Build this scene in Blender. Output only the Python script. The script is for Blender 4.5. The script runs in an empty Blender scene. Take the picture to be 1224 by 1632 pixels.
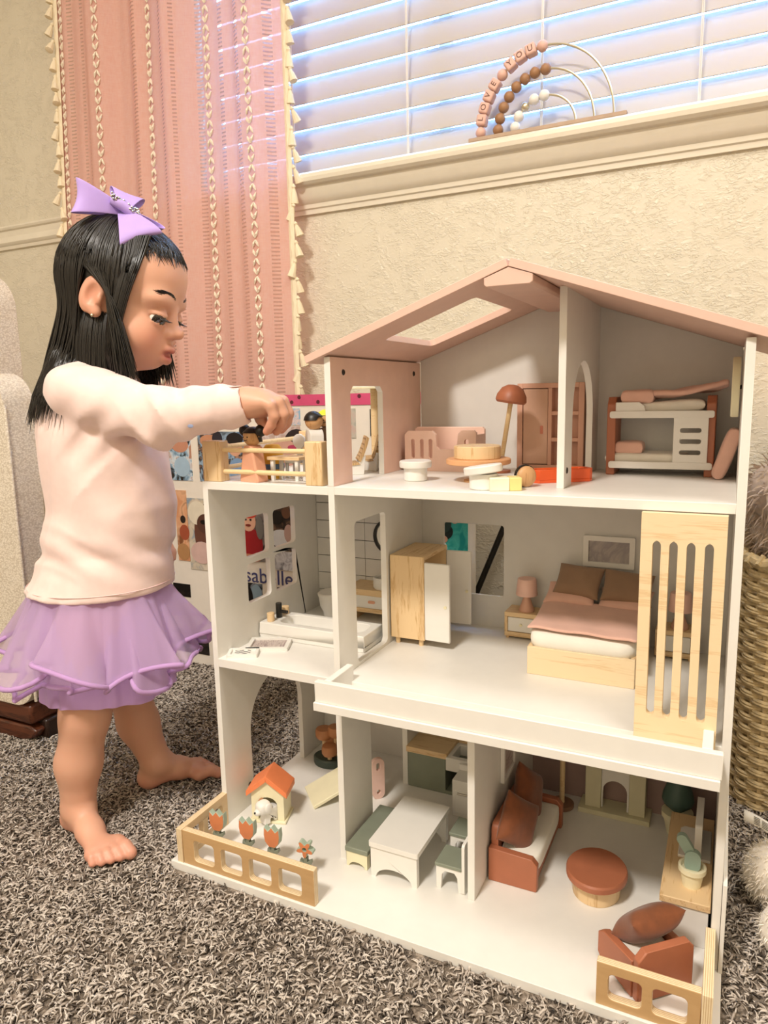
import bpy, bmesh, math, random
import numpy as np
from mathutils import Vector, Matrix, Euler
from mathutils.geometry import tessellate_polygon
random.seed(7); RNG = np.random.default_rng(7)
S = 0.008                       # metres per working unit
SC = bpy.context.scene
COL = SC.collection
PI = math.pi

# ------------------------------------------------------------ camera
def set_camera():
    yaw, pit, rol = math.radians(26.057), math.radians(9.415), math.radians(-1.242)
    f = Vector((-math.sin(yaw)*math.cos(pit), math.cos(yaw)*math.cos(pit), -math.sin(pit)))
    r = Vector((math.cos(yaw), math.sin(yaw), 0)); u = r.cross(f)
    r2 = r*math.cos(rol)+u*math.sin(rol); u2 = -r*math.sin(rol)+u*math.cos(rol)
    cd = bpy.data.cameras.new('camera'); cam = bpy.data.objects.new('camera', cd); COL.objects.link(cam)
    cd.sensor_fit = 'VERTICAL'; cd.sensor_height = 36; cd.sensor_width = 27; cd.lens = 36*1136.4/1632
    cd.clip_start = .01
    M = Matrix.Identity(4)
    for i in range(3): M[i][0], M[i][1], M[i][2] = r2[i], u2[i], -f[i]
    M.translation = Vector((57.93, -98.21, 80.15))*S
    cam.matrix_world = M; SC.camera = cam
set_camera()

# ------------------------------------------------------------ sky outside, ceiling lamp, added fill light, exposure
W = bpy.data.worlds.new('world'); SC.world = W; W.use_nodes = True
bg = W.node_tree.nodes['Background']; bg.inputs[0].default_value = (.24, .5, 1.0, 1); bg.inputs[1].default_value = 18.0
def lamp(name, kind, loc, power, col, size, rot=(0,0,0)):
    d = bpy.data.lights.new(name, kind); d.energy = power; d.color = col
    if kind == 'AREA': d.shape = 'DISK'; d.size = size*S
    else: d.shadow_soft_size = size*S
    o = bpy.data.objects.new(name, d); COL.objects.link(o); o.location = Vector(loc)*S; o.rotation_euler = rot
    return o
lamp('ceiling_lamp', 'AREA', (-8, -195, 286), 67, (1.0, .93, .85), 52)
lamp('right_fill_light', 'AREA', (95, -40, 286), 15, (1.0, .935, .865), 60)  # added fill light to brighten the basket side, not a fixture of the room
SC.view_settings.view_transform = 'Standard'; SC.view_settings.look = 'None'
SC.view_settings.exposure = 0.0; SC.view_settings.gamma = 1.0; SC.view_settings.use_curve_mapping = False

# ------------------------------------------------------------ materials
def lin(h):
    if isinstance(h, str):
        h = h.lstrip('#'); c = [int(h[i:i+2], 16)/255 for i in (0, 2, 4)]
    else: c = list(h)
    return tuple((x/12.92 if x <= .04045 else ((x+.055)/1.055)**2.4) for x in c)+(1,)
class NT:
    def __init__(s, name):
        s.m = bpy.data.materials.new(name); s.m.use_nodes = True; s.t = s.m.node_tree; s.n = s.t.nodes; s.l = s.t.links
        s.b = s.n['Principled BSDF']
    def new(s, t, **k):
        n = s.n.new(t)
        for a, b in k.items(): setattr(n, a, b)
        return n
    def link(s, a, b): s.l.new(a, b)
    def coord(s, sc=(1,1,1), out='Object', rot=(0,0,0)):
        c = s.new('ShaderNodeTexCoord'); m = s.new('ShaderNodeMapping'); m.inputs['Scale'].default_value = [x/S for x in sc]
        m.inputs['Rotation'].default_value = rot
        s.link(c.outputs[out], m.inputs[0]); return m.outputs[0]
    def noise(s, co, scale, det=3, rough=.5, dist=0):
        n = s.new('ShaderNodeTexNoise'); n.inputs['Scale'].default_value = scale; n.inputs['Detail'].default_value = det
        n.inputs['Roughness'].default_value = rough; n.inputs['Distortion'].default_value = dist
        s.link(co, n.inputs['Vector']); return n.outputs['Fac']
    def ramp(s, fac, stops, interp='LINEAR'):
        r = s.new('ShaderNodeValToRGB'); r.color_ramp.interpolation = interp
        el = r.color_ramp.elements
        while len(el) < len(stops): el.new(.5)
        for e, (p, c) in zip(el, stops): e.position = p; e.color = c if len(c) == 4 else tuple(c)+(1,)
        s.link(fac, r.inputs[0]); return r.outputs[0]
    def bump(s, h, st, dist=.1):
        b = s.new('ShaderNodeBump'); b.inputs['Strength'].default_value = st; b.inputs['Distance'].default_value = dist*S
        s.link(h, b.inputs['Height']); s.link(b.outputs[0], s.b.inputs['Normal']); return b
MATS = {}
def mat(name, col, rough=.5, var=.05, scale=.35, bump=0, bscale=6, bdist=.1, spec=.5, coat=0, sss=0, metal=0, sheen=0):
    if name in MATS: return MATS[name]
    t = NT(name); c = lin(col)
    co = t.coord(); f = t.noise(co, scale)
    a = tuple(max(0, x*(1-var)) for x in c[:3])+(1,); b = tuple(min(1, x*(1+var)) for x in c[:3])+(1,)
    t.link(t.ramp(f, [(.3, a), (.7, b)]), t.b.inputs['Base Color'])
    t.b.inputs['Roughness'].default_value = rough; t.b.inputs['Specular IOR Level'].default_value = spec
    t.b.inputs['Metallic'].default_value = metal; t.b.inputs['Coat Weight'].default_value = coat
    if sheen: t.b.inputs['Sheen Weight'].default_value = sheen
    if sss:
        t.b.inputs['Subsurface Weight'].default_value = sss; t.b.inputs['Subsurface Radius'].default_value = (.006, .0025, .0015); t.b.inputs['Subsurface Scale'].default_value = .6
    if bump: t.bump(t.noise(co, bscale, 2), bump, bdist)
    MATS[name] = t.m; return t.m
def wood(name, c1, c2, axis=2, scale=1.0, rough=.5, ring=1.0):
    """straight grain along one axis"""
    if name in MATS: return MATS[name]
    t = NT(name); sc = [1.3*scale]*3; sc[axis] = .09*scale
    co = t.coord(sc)
    n = t.noise(co, .8*ring, 4, .6, .6); fine = t.noise(co, 5, 2)
    mx = t.new('ShaderNodeMath', operation='MULTIPLY_ADD'); mx.inputs[1].default_value = .35; t.link(fine, mx.inputs[0]); t.link(n, mx.inputs[2])
    w = t.new('ShaderNodeMath', operation='MULTIPLY'); w.inputs[1].default_value = 5.0; t.link(mx.outputs[0], w.inputs[0])
    fr = t.new('ShaderNodeMath', operation='PINGPONG'); fr.inputs[1].default_value = 1.0; t.link(w.outputs[0], fr.inputs[0])
    t.link(t.ramp(fr.outputs[0], [(0, lin(c2)), (.35, lin(c1)), (1, lin(c1))]), t.b.inputs['Base Color'])
    t.b.inputs['Roughness'].default_value = rough; t.bump(fr.outputs[0], .08, .05)
    MATS[name] = t.m; return t.m
def ply(name, c1, c2, axis, period=.26):
    """plywood: layers across the thickness axis show on cut edges"""
    if name in MATS: return MATS[name]
    t = NT(name); sc = [.25, .25, .9]; co = t.coord(sc); g = t.noise(co, 1.2, 4, .6, .4)
    sp = t.new('ShaderNodeSeparateXYZ'); t.link(t.coord(), sp.inputs[0])
    d = t.new('ShaderNodeMath', operation='DIVIDE'); d.inputs[1].default_value = period; t.link(sp.outputs[axis], d.inputs[0])
    fr = t.new('ShaderNodeMath', operation='PINGPONG'); fr.inputs[1].default_value = .5; t.link(d.outputs[0], fr.inputs[0])
    st = t.ramp(fr.outputs[0], [(.10, lin(c2)), (.2, lin(c1)), (1, lin(c1))])
    gr = t.ramp(g, [(.35, (.90, .87, .82, 1)), (.65, (1, 1, 1, 1))])
    mx = t.new('ShaderNodeMixRGB', blend_type='MULTIPLY'); mx.inputs[0].default_value = .6; t.link(st, mx.inputs[1]); t.link(gr, mx.inputs[2])
    t.link(mx.outputs[0], t.b.inputs['Base Color']); t.b.inputs['Roughness'].default_value = .5
    MATS[name] = t.m; return t.m

# ------------------------------------------------------------ mesh helper
class MB:
    def __init__(s): s.v = []; s.f = []; s.m = []
    def add(s, vs, fs, mi=0):
        k = len(s.v); s.v += [tuple(p) for p in vs]
        for f in fs: s.f.append([k+i for i in f]); s.m.append(mi)
        return s
    def mark(s): return len(s.v)
    def xf(s, M, k=0):
        for i in range(k, len(s.v)): s.v[i] = tuple(M @ Vector(s.v[i]))
        return s
    def box(s, x0, x1, y0, y1, z0, z1, mi=0):
        return s.add([(x0,y0,z0),(x1,y0,z0),(x1,y1,z0),(x0,y1,z0),(x0,y0,z1),(x1,y0,z1),(x1,y1,z1),(x0,y1,z1)],
                     [(0,3,2,1),(4,5,6,7),(0,1,5,4),(1,2,6,5),(2,3,7,6),(3,0,4,7)], mi)
    def plate(s, axis, a, b, outer, holes=(), mi=0, capa=None, capb=None):
        loops = [list(outer)]+[list(h) for h in holes]
        flat = [p for l in loops for p in l]
        tri = tessellate_polygon([[Vector((p[0], p[1], 0)) for p in l] for l in loops])
        def P(p, c):
            return (c, p[0], p[1]) if axis == 'x' else ((p[0], c, p[1]) if axis == 'y' else (p[0], p[1], c))
        n = len(flat); k = len(s.v)
        s.v += [P(p, a) for p in flat]+[P(p, b) for p in flat]
        for t in tri:
            s.f.append([k+i for i in t]); s.m.append(mi if capa is None else capa)
            s.f.append([k+n+i for i in reversed(t)]); s.m.append(mi if capb is None else capb)
        o = 0
        for l in loops:
            q = len(l)
            for i in range(q):
                j = (i+1) % q; s.f.append([k+o+i, k+o+j, k+n+o+j, k+n+o+i]); s.m.append(mi)
            o += q
        return s
    def tube(s, pts, r, n=10, mi=0, caps=True, closed=False):
        pts = [Vector(p) for p in pts]; rr = r if hasattr(r, '__len__') else [r]*len(pts)
        k = len(s.v); N = len(pts); up = None
        for i, p in enumerate(pts):
            a = pts[(i-1) % N] if (i or closed) else p; b = pts[(i+1) % N] if (i < N-1 or closed) else p
            d = (b-a).normalized()
            if up is None: up = Vector((0,0,1)) if abs(d.z) < .9 else Vector((1,0,0))
            x = d.cross(up).normalized(); y = x.cross(d).normalized(); up = y
            for j in range(n):
                t = 2*PI*j/n; s.v.append(tuple(p+(x*math.cos(t)+y*math.sin(t))*rr[i]))
        for i in range(N if closed else N-1):
            for j in range(n):
                i2 = (i+1) % N; s.f.append([k+i*n+j, k+i*n+(j+1) % n, k+i2*n+(j+1) % n, k+i2*n+j]); s.m.append(mi)
        if caps and not closed:
            s.f.append([k+j for j in range(n)][::-1]); s.m.append(mi); s.f.append([k+(N-1)*n+j for j in range(n)]); s.m.append(mi)
        return s
    def lathe(s, prof, c=(0,0,0), n=24, mi=0, sx=1, sy=1, caps=True):
        k = len(s.v); N = len(prof)
        for r, z in prof:
            for j in range(n):
                t = 2*PI*j/n; s.v.append((c[0]+r*sx*math.cos(t), c[1]+r*sy*math.sin(t), c[2]+z))
        for i in range(N-1):
            for j in range(n): s.f.append([k+i*n+j, k+i*n+(j+1) % n, k+(i+1)*n+(j+1) % n, k+(i+1)*n+j]); s.m.append(mi)
        if caps and prof[0][0] > 1e-6: s.f.append([k+j for j in range(n)][::-1]); s.m.append(mi)
        if caps and prof[-1][0] > 1e-6: s.f.append([k+(N-1)*n+j for j in range(n)]); s.m.append(mi)
        return s
    def ball(s, c, r, n=16, m=10, mi=0, e=1.0):
        """ellipsoid; e < 1 squares it off (superellipsoid)"""
        if not hasattr(r, '__len__'): r = (r, r, r)
        pw = lambda x: math.copysign(abs(x)**e, x)
        k = len(s.v)
        for i in range(m+1):
            p = -PI/2+PI*i/m
            for j in range(n):
                t = 2*PI*j/n
                s.v.append((c[0]+r[0]*pw(math.cos(p))*pw(math.cos(t)), c[1]+r[1]*pw(math.cos(p))*pw(math.sin(t)), c[2]+r[2]*pw(math.sin(p))))
        for i in range(m):
            for j in range(n): s.f.append([k+i*n+j, k+i*n+(j+1) % n, k+(i+1)*n+(j+1) % n, k+(i+1)*n+j]); s.m.append(mi)
        return s
    def grid(s, P, mi=0, closeu=False):
        """P[i][j] points"""
        k = len(s.v); a = len(P); b = len(P[0])
        for r in P: s.v += [tuple(p) for p in r]
        for i in range(a-1):
            for j in range(b if closeu else b-1):
                s.f.append([k+i*b+j, k+i*b+(j+1) % b, k+(i+1)*b+(j+1) % b, k+(i+1)*b+j]); s.m.append(mi)
        return s
    def build(s, name, mats, parent=None, bevel=0, seg=2, ang=35, smooth=True, weld=True):
        me = bpy.data.meshes.new(name); me.from_pydata([(a*S, b*S, c*S) for a, b, c in s.v], [], s.f)
        if not isinstance(mats, (list, tuple)): mats = [mats]
        for m in mats: me.materials.append(m)
        me.polygons.foreach_set('material_index', s.m)
        bm = bmesh.new(); bm.from_mesh(me)
        if weld: bmesh.ops.remove_doubles(bm, verts=bm.verts, dist=1e-6)
        bmesh.ops.recalc_face_normals(bm, faces=bm.faces); bm.to_mesh(me); bm.free()
        if smooth:
            me.polygons.foreach_set('use_smooth', [True]*len(me.polygons)); me.set_sharp_from_angle(angle=math.radians(ang))
        o = bpy.data.objects.new(name, me); COL.objects.link(o)
        if parent: o.parent = parent
        if bevel:
            md = o.modifiers.new('bevel', 'BEVEL'); md.width = bevel*S; md.segments = seg; md.limit_method = 'ANGLE'; md.angle_limit = math.radians(40)
            md.use_clamp_overlap = True
        return o
def rrect(x0, x1, y0, y1, r, n=4):
    o = []
    for cx, cy, a in ((x1-r, y0+r, -90), (x1-r, y1-r, 0), (x0+r, y1-r, 90), (x0+r, y0+r, 180)):
        for i in range(n+1):
            t = math.radians(a+90*i/n); o.append((cx+r*math.cos(t), cy+r*math.sin(t)))
    return o
def archloop(x0, x1, z0, zs, n=14):
    c = (x0+x1)/2; r = (x1-x0)/2
    return [(x0, z0), (x1, z0)]+[(c+r*math.cos(PI*i/n), zs+r*math.sin(PI*i/n)) for i in range(n+1)]
def thing(name, label, cat, loc=(0,0,0), rz=0, group=None):
    o = bpy.data.objects.new(name, None); COL.objects.link(o); o.empty_display_size = .02
    o.location = Vector(loc)*S; o.rotation_euler = (0, 0, rz); o['label'] = label; o['category'] = cat
    if group: o['group'] = group
    return o
def tag(o, label, cat, group=None):
    o['label'] = label; o['category'] = cat
    if group: o['group'] = group
    return o
def struct(o): o['kind'] = 'structure'; return o
def dup(root, loc, rz=0, label=None, group=None):
    def cp(o, par):
        c = o.copy(); COL.objects.link(c)
        if par: c.parent = par
        for ch in o.children: cp(ch, c)
        return c
    r = cp(root, None); r.location = Vector(loc)*S; r.rotation_euler = (0, 0, rz)
    if label: r['label'] = label
    if group: r['group'] = group
    return r
def child_copy(o, loc, rot=(0,0,0), sc=(1,1,1)):
    c = o.copy(); COL.objects.link(c); c.parent = o.parent; c.location = Vector(loc)*S; c.rotation_euler = rot; c.scale = sc; return c
def text_obj(body, name, m, size, parent=None, ext=.05, M=None):
    cu = bpy.data.curves.new(name, 'FONT'); cu.body = body; cu.size = size*S; cu.extrude = ext*S; cu.align_x = 'CENTER'; cu.align_y = 'CENTER'
    t = bpy.data.objects.new(name, cu); COL.objects.link(t)
    dg = bpy.context.evaluated_depsgraph_get(); me = bpy.data.meshes.new_from_object(t.evaluated_get(dg))
    bpy.data.objects.remove(t); o = bpy.data.objects.new(name, me); COL.objects.link(o); me.materials.clear(); me.materials.append(m)
    if M is not None: me.transform(Matrix.Scale(1, 4)); o.matrix_local = M
    if parent: o.parent = parent
    return o

# palette
WHITE = mat('white_paint', '#ece9e2', .42, .015, bump=.03, bscale=3)
WEDGE = mat('white_edge', '#efece4', .5, .02)
PINKP = mat('blush_paint', '#e8c4b2', .45, .03)
ROOFP = mat('roof_paint', '#dfbbaa', .5, .03)
MAUVE = mat('mauve_paint', '#a58b84', .5, .03)
GREYP = mat('pale_grey_paint', '#dcd9d3', .5, .02)
TERRA = mat('terracotta_paint', '#ad6a4c', .45, .05)
RUST = mat('rust_velvet', '#7d4523', .8, .12, scale=.8, sheen=.3, bump=.1)
SAGE = mat('sage_paint', '#868c7b', .5, .05)
CREAM = mat('cream_paint', '#efe7c4', .5, .03)
PEACH = mat('peach_paint', '#e2a687', .5, .04)
ORANGE = mat('orange_paint', '#f08a58', .5, .04)
LINEN = mat('white_linen', '#f1ece0', .9, .03, bump=.25, bscale=5, sheen=.2)
PINKL = mat('pink_linen', '#e6b8a6', .9, .04, bump=.25, bscale=5, sheen=.2)
TAUPE = mat('taupe_linen', '#96785f', .9, .06, bump=.3, bscale=6, sheen=.2)
BLACK = mat('black_paint', '#15140f', .4, .1)
DARK = mat('dark_recess', '#3a332c', .7, .1)
CHROME = mat('steel', '#b9b4aa', .3, .05, metal=1)
PINE = wood('pine_wood', '#e8c99b', '#cfa874', 2)
PINEX = wood('pine_wood_across', '#e8c99b', '#cfa874', 0)
PINEY = wood('pine_wood_deep', '#e8c99b', '#cfa874', 1)
BIRCH = wood('birch_wood', '#f0d8b0', '#e3c496', 0, .6)
PLYX = ply('plywood_x', '#f1deba', '#c9a474', 0)
PLYY = ply('plywood_y', '#f1deba', '#c9a474', 1)
# ============================================================ ROOM
WX0, WX1, WY0, WY1, FZ, CZ = -235, 190, -300, 77, -1.5, 288
def wall_material():
    t = NT('cream_textured_wall'); co = t.coord()
    t.b.inputs['Base Color'].default_value = lin('#ded5c0'); t.b.inputs['Roughness'].default_value = .42
    n1 = t.noise(co, .16, 3, .55, 1.5); n2 = t.noise(t.coord((1, 1, 2.0)), .55, 3, .6, 1.2); n3 = t.noise(co, 1.4, 2, .5)
    r1 = t.ramp(n1, [(.40, (0,0,0,1)), (.62, (1,1,1,1))]); r2 = t.ramp(n2, [(.46, (0,0,0,1)), (.56, (1,1,1,1))])
    m = t.new('ShaderNodeMath', operation='MULTIPLY'); t.link(r1, m.inputs[0]); t.link(r2, m.inputs[1])
    a = t.new('ShaderNodeMath', operation='MULTIPLY_ADD'); a.inputs[1].default_value = .25; t.link(n3, a.inputs[0]); t.link(m.outputs[0], a.inputs[2])
    t.bump(a.outputs[0], .42, .5); return t.m
WALLM = wall_material()
TRIMM = mat('trim_gloss_paint', '#e6ddca', .3, .02)
CEILM = mat('ceiling_paint', '#f2ece0', .8, .02)
WIN = (-84, 96, 138, 232)        # window opening
o = MB().plate('y', WY1, WY1+9, [(WX0, FZ), (WX1, FZ), (WX1, CZ), (WX0, CZ)], [[(WIN[0], WIN[2]), (WIN[1], WIN[2]), (WIN[1], WIN[3]), (WIN[0], WIN[3])]]).build('wall_back', WALLM); struct(o)
for nm, b in (('wall_left', (WX0-6, WX0, WY0, WY1, FZ, CZ)), ('wall_right', (WX1, WX1+6, WY0, WY1, FZ, CZ)), ('wall_front', (WX0, WX1, WY0-6, WY0, FZ, CZ))):
    struct(MB().box(*b).build(nm, WALLM))
struct(MB().box(WX0, WX1, WY0, WY1, CZ, CZ+5).build('ceiling', CEILM))
# carpet backing and pile
def carpet_mats():
    t = NT('carpet_backing'); co = t.coord(); v = t.noise(co, .9, 3, .7)
    t.link(t.ramp(v, [(.35, lin('#2e2823')), (.5, lin('#75695c')), (.68, lin('#a6988a'))]), t.b.inputs['Base Color'])
    t.b.inputs['Roughness'].default_value = 1; t.bump(v, .8, .6)
    p = NT('carpet_yarn'); a = p.new('ShaderNodeVertexColor', layer_name='yarn'); p.link(a.outputs[0], p.b.inputs['Base Color'])
    p.b.inputs['Roughness'].default_value = .95; p.b.inputs['Specular IOR Level'].default_value = .1
    return t.m, p.m
CBACK, CYARN = carpet_mats()
floor = struct(MB().box(WX0, WX1, WY0, WY1, FZ-4, FZ).build('floor', CBACK))
def carpet_pile():
    pts = []
    for (x0, x1, y0, y1, dens) in ((-118, 84, -56, 76, 3.3),):
        n = int((x1-x0)*(y1-y0)*dens); p = np.stack([RNG.uniform(x0, x1, n), RNG.uniform(y0, y1, n)], 1); pts.append(p)
    p = np.concatenate(pts)
    keep = ~((p[:,0] > -27.6) & (p[:,0] < 61.0) & (p[:,1] > -13.4) & (p[:,1] < 37.4))
    # only what this side of the room shows: in front of the sofa line and not far outside the view
    ang = np.degrees(np.arctan2(-(p[:,0]-57.9), p[:,1]+98.2)); keep &= (ang > -16) & (ang < 66)
    p = p[keep]; n = len(p)
    L = RNG.uniform(.85, 1.5, n); az = RNG.uniform(0, 2*np.pi, n); az2 = az+RNG.normal(0, 1.1, n); rad = RNG.uniform(.14, .21, n)
    R = 4; K = 3
    base = np.stack([p[:,0], p[:,1], np.full(n, FZ-.1)], 1)
    d1 = np.stack([np.cos(az)*.55, np.sin(az)*.55, np.full(n, .75)], 1); d2 = np.stack([np.cos(az2)*.95, np.sin(az2)*.95, RNG.uniform(-.35, .3, n)], 1)
    c = [base, base+d1*L[:,None]*.45, base+d1*L[:,None]*.62+d2*L[:,None]*.28, base+d1*L[:,None]*.58+d2*L[:,None]*.72]
    side = np.stack([-np.sin(az), np.cos(az), np.zeros(n)], 1); up = np.cross(side, d2); up /= np.linalg.norm(up, axis=1)[:,None]+1e-9
    V = np.zeros((n, R, K, 3)); sc = [.8, 1.1, 1.15, .55]
    for i in range(R):
        for j in range(K):
            t = 2*np.pi*j/K+.5*i; V[:,i,j] = c[i]+(side*np.cos(t)+up*np.sin(t))*(rad*sc[i])[:,None]
    F = []
    for i in range(R-1):
        for j in range(K): F.append([i*K+j, i*K+(j+1) % K, (i+1)*K+(j+1) % K, (i+1)*K+j])
    F = np.array(F); Fa = (F[None]+(np.arange(n)*R*K)[:,None,None]).reshape(-1)
    nf = n*len(F); me = bpy.data.meshes.new('carpet_pile'); me.vertices.add(n*R*K); me.vertices.foreach_set('co', (V*S).astype(np.float32).ravel())
    me.loops.add(nf*4); me.loops.foreach_set('vertex_index', Fa.astype(np.int32)); me.polygons.add(nf)
    me.polygons.foreach_set('loop_start', np.arange(0, nf*4, 4, dtype=np.int32)); me.polygons.foreach_set('loop_total', np.full(nf, 4, np.int32))
    me.polygons.foreach_set('use_smooth', np.ones(nf, bool)); me.update()
    pal = np.array([lin(h)[:3] for h in ('#d8cec3', '#cbc0b4', '#b9ada1', '#a0958a', '#7a7067', '#524a43')]); w = np.array([.26, .26, .2, .12, .1, .06])
    cl = pal[RNG.choice(6, n, p=w)]*RNG.uniform(.85, 1.1, (n, 1))
    cv = np.concatenate([np.repeat(cl, R*K, 0), np.ones((n*R*K, 1))], 1).astype(np.float32)
    at = me.color_attributes.new('yarn', 'FLOAT_COLOR', 'POINT'); at.data.foreach_set('color', cv.ravel())
    me.materials.append(CYARN); ob = bpy.data.objects.new('carpet_pile', me); COL.objects.link(ob); ob.parent = floor; ob['kind'] = 'stuff'
carpet_pile()

# window: frame, glass, sill and mouldings
fr = MB()
for b in ((WIN[0], WIN[1], 82.5, 85, WIN[2], WIN[2]+3), (WIN[0], WIN[1], 82.5, 85, WIN[3]-3, WIN[3]), (WIN[0], WIN[0]+3, 82.5, 85, WIN[2], WIN[3]), (WIN[1]-3, WIN[1], 82.5, 85, WIN[2], WIN[3]), (-12.5, -9.5, 82.5, 85, WIN[2], WIN[3])): fr.box(*b)
window = struct(fr.build('window_1', TRIMM, bevel=.2))
g = NT('window_glass'); g.b.inputs['Transmission Weight'].default_value = 1; g.b.inputs['Roughness'].default_value = 0; g.b.inputs['Base Color'].default_value = (.95, .98, 1, 1); g.b.inputs['IOR'].default_value = 1.1
struct(MB().box(WIN[0]+3, -12.5, 83.6, 84.0, WIN[2]+3, WIN[3]-3).add([], []).build('pane', g.m, window)); MB().box(-9.5, WIN[1]-3, 83.6, 84.0, WIN[2]+3, WIN[3]-3).build('pane', g.m, window)
def moulding(name, x0, x1, prof):
    return struct(MB().plate('x', x0, x1, prof).build(name, TRIMM, ang=25))
Y = WY1
sillp = [(Y+6, 137.9), (72.6, 137.9), (71.9, 137.3), (71.7, 136.4), (71.9, 135.5), (72.6, 134.9), (73.6, 134.7), (73.9, 133.6), (74.3, 132.2), (75.0, 131.2), (75.6, 130.7), (75.7, 129.7), (76.1, 129.4), (76.2, 128.3), (Y+.5, 128.2), (Y+.5, 132), (Y+6, 136)]
moulding('trim_1', -128, 104, sillp)
railp = [(Y+.4, 139.2), (75.4, 139.0), (75.1, 138.4), (75.4, 137.8), (76.0, 137.4), (76.1, 135.6), (75.5, 134.6), (75.2, 133.6), (75.6, 132.9), (76.0, 132.6), (76.2, 131.6), (Y+.4, 131.4)]
moulding('trim_2', WX0, -128.5, railp)

# blind
BSLAT = NT('blind_slat_white'); BSLAT.b.inputs['Base Color'].default_value = lin('#cbc3ba'); BSLAT.b.inputs['Roughness'].default_value = .45
_co = BSLAT.coord((.02, 1, 1)); BSLAT.bump(BSLAT.noise(_co, 2, 3), .05, .05)
_tr = BSLAT.new('ShaderNodeBsdfTranslucent'); _tr.inputs[0].default_value = (.5, .65, 1, 1); _mx = BSLAT.new('ShaderNodeMixShader'); _mx.inputs[0].default_value = .09  # blue translucent tint puts the window's glow into the slat colour
BSLAT.link(BSLAT.b.outputs[0], _mx.inputs[1]); BSLAT.link(_tr.outputs[0], _mx.inputs[2]); BSLAT.link(_mx.outputs[0], BSLAT.n['Material Output'].inputs[0])
blind = thing('window_blind', 'white wide slatted blind closed over the window above the sill', 'blind', (0, 80, 138.5))
tilt = math.radians(75); sw = 6.9; sp = 6.35
sm = MB().box(WIN[0]+1, WIN[1]-1, -sw/2, sw/2, -.16, .16).xf(Matrix.Rotation(tilt, 4, 'X'))
sl0 = sm.build('slat', BSLAT.m, blind, bevel=.1); sl0.location = (0, 0, 3.0*S)
for i in range(1, 15): child_copy(sl0, (0, 0, 3.0+sp*i))
MB().box(WIN[0]+1, WIN[1]-1, -3, 3, 89.5, 93).build('headrail', BSLAT.m, blind, bevel=.2)
CORD = mat('blind_cord', '#e8e4dc', .7)
for x in (-78, -52.5, -19, 14.6, 48, 80):
    c = MB()
    for dx in (-.16, .16): c.tube([(x+dx, -2.6, 0), (x+dx, -2.6, 45), (x+dx, -2.6, 90)], .13, 5)
    c.build('ladder_cord', CORD, blind)

# ============================================================ DOLLHOUSE
H = thing('dollhouse', 'big white wooden dollhouse with a blush pitched roof and open rooms', 'dollhouse', (0, 0, 0))
T = 1.1
def part(mb, name, m=WHITE, bevel=.07, **k): return mb.build(name, m, H, bevel=bevel, **k)
part(MB().box(-27, 60.5, -12.9, 36.8, -1.5, 0), 'base_board', WHITE)
# left wing outer wall: arch below, four-pane window above
arch = [(0, 0), (8.4, 0)]+[(17.7-9.3*math.cos(PI*i/18), 15+9.3*math.sin(PI*i/18)) for i in range(19)]+[(27, 0), (36.7, 0), (36.7, 65.6), (0, 65.6)]
panes = [rrect(a, b, c, d, .8) for a, b in ((10, 17.6), (19.3, 27.2)) for c, d in ((49.6, 57.4), (40.6, 48.3))]
part(MB().plate('x', -25.6, -24.5, arch, panes), 'side_wall', WHITE)
# main left wall, two storeys and attic
gw = [(0, 0), (10.5, 0), (10.5, 22)]+[(18.55-8.05*math.cos(PI*i/12), 22+6.5*math.sin(PI*i/12)) for i in range(1, 12)]+[(26.6, 22), (26.6, 0), (36.7, 0), (36.7, 65.65), (0, 65.65)]
part(MB().plate('x', 0, T, gw, [rrect(6.4, 18.5, 33.7, 58.8, 1.0)]), 'side_wall', WHITE)
rz = lambda x: 86.0+.36*x if x < 29.72 else 96.7-.35*(x-29.72)       # underside of the roof
part(MB().plate('x', 0, T, [(0, 65.65), (6.4, 65.65), (6.4, 80.5), (7.4, 81.5), (17.5, 81.5), (18.5, 80.5), (18.5, 65.65), (36, 65.65), (36, 86.0), (0, 86.0)], capb=1), 'attic_wall', [WHITE, PINKP])['label'] = 'blush painted attic side wall'
part(MB().plate('x', 60-T, 60, [(0, 0), (36.7, 0), (36.7, 85.9), (0, 85.9)]), 'side_wall', WHITE)
part(MB().box(60.05, 60.6, -.5, 36, 0, 13.5), 'side_strip', WHITE)
# back panels
part(MB().plate('y', 36, 36.7, [(T, 0), (24, 0), (24, 32), (T, 32)]), 'back_panel', GREYP)
part(MB().plate('y', 36, 36.7, [(24, 0), (60-T, 0), (60-T, 32), (24, 32)]), 'back_panel', MAUVE)['label'] = 'mauve painted back panel of the living room'
part(MB().plate('y', 36, 36.7, [(T, 32), (60-T, 32), (60-T, 65), (T, 65)], [rrect(5.8, 18.5, 39.5, 54, .6)]), 'back_panel', GREYP)
part(MB().plate('y', 36, 36.7, [(T, 65), (60-T, 65), (60-T, rz(60-T)), (29.72, 96.7), (T, rz(T))]), 'back_panel', GREYP)
part(MB().box(-24.5, 0, 36, 36.7, 0, 32), 'back_panel', GREYP)
bp = part(MB().box(-24.5, 0, 36.15, 36.7, 32, 65), 'back_panel', BLACK)
tl = MB().box(-1.95, 1.95, 0, .25, -1.9, 1.9).build('tile', GREYP, bp); tl.location = Vector((-22.5, 35.95, 35))*S
for r in range(8):
    for c in range(6):
        if r or c:
            q = tl.copy(); COL.objects.link(q); q.parent = bp; q.location = Vector((-22.45+4.0*c, 35.95, 35.0+3.95*r))*S
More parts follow.
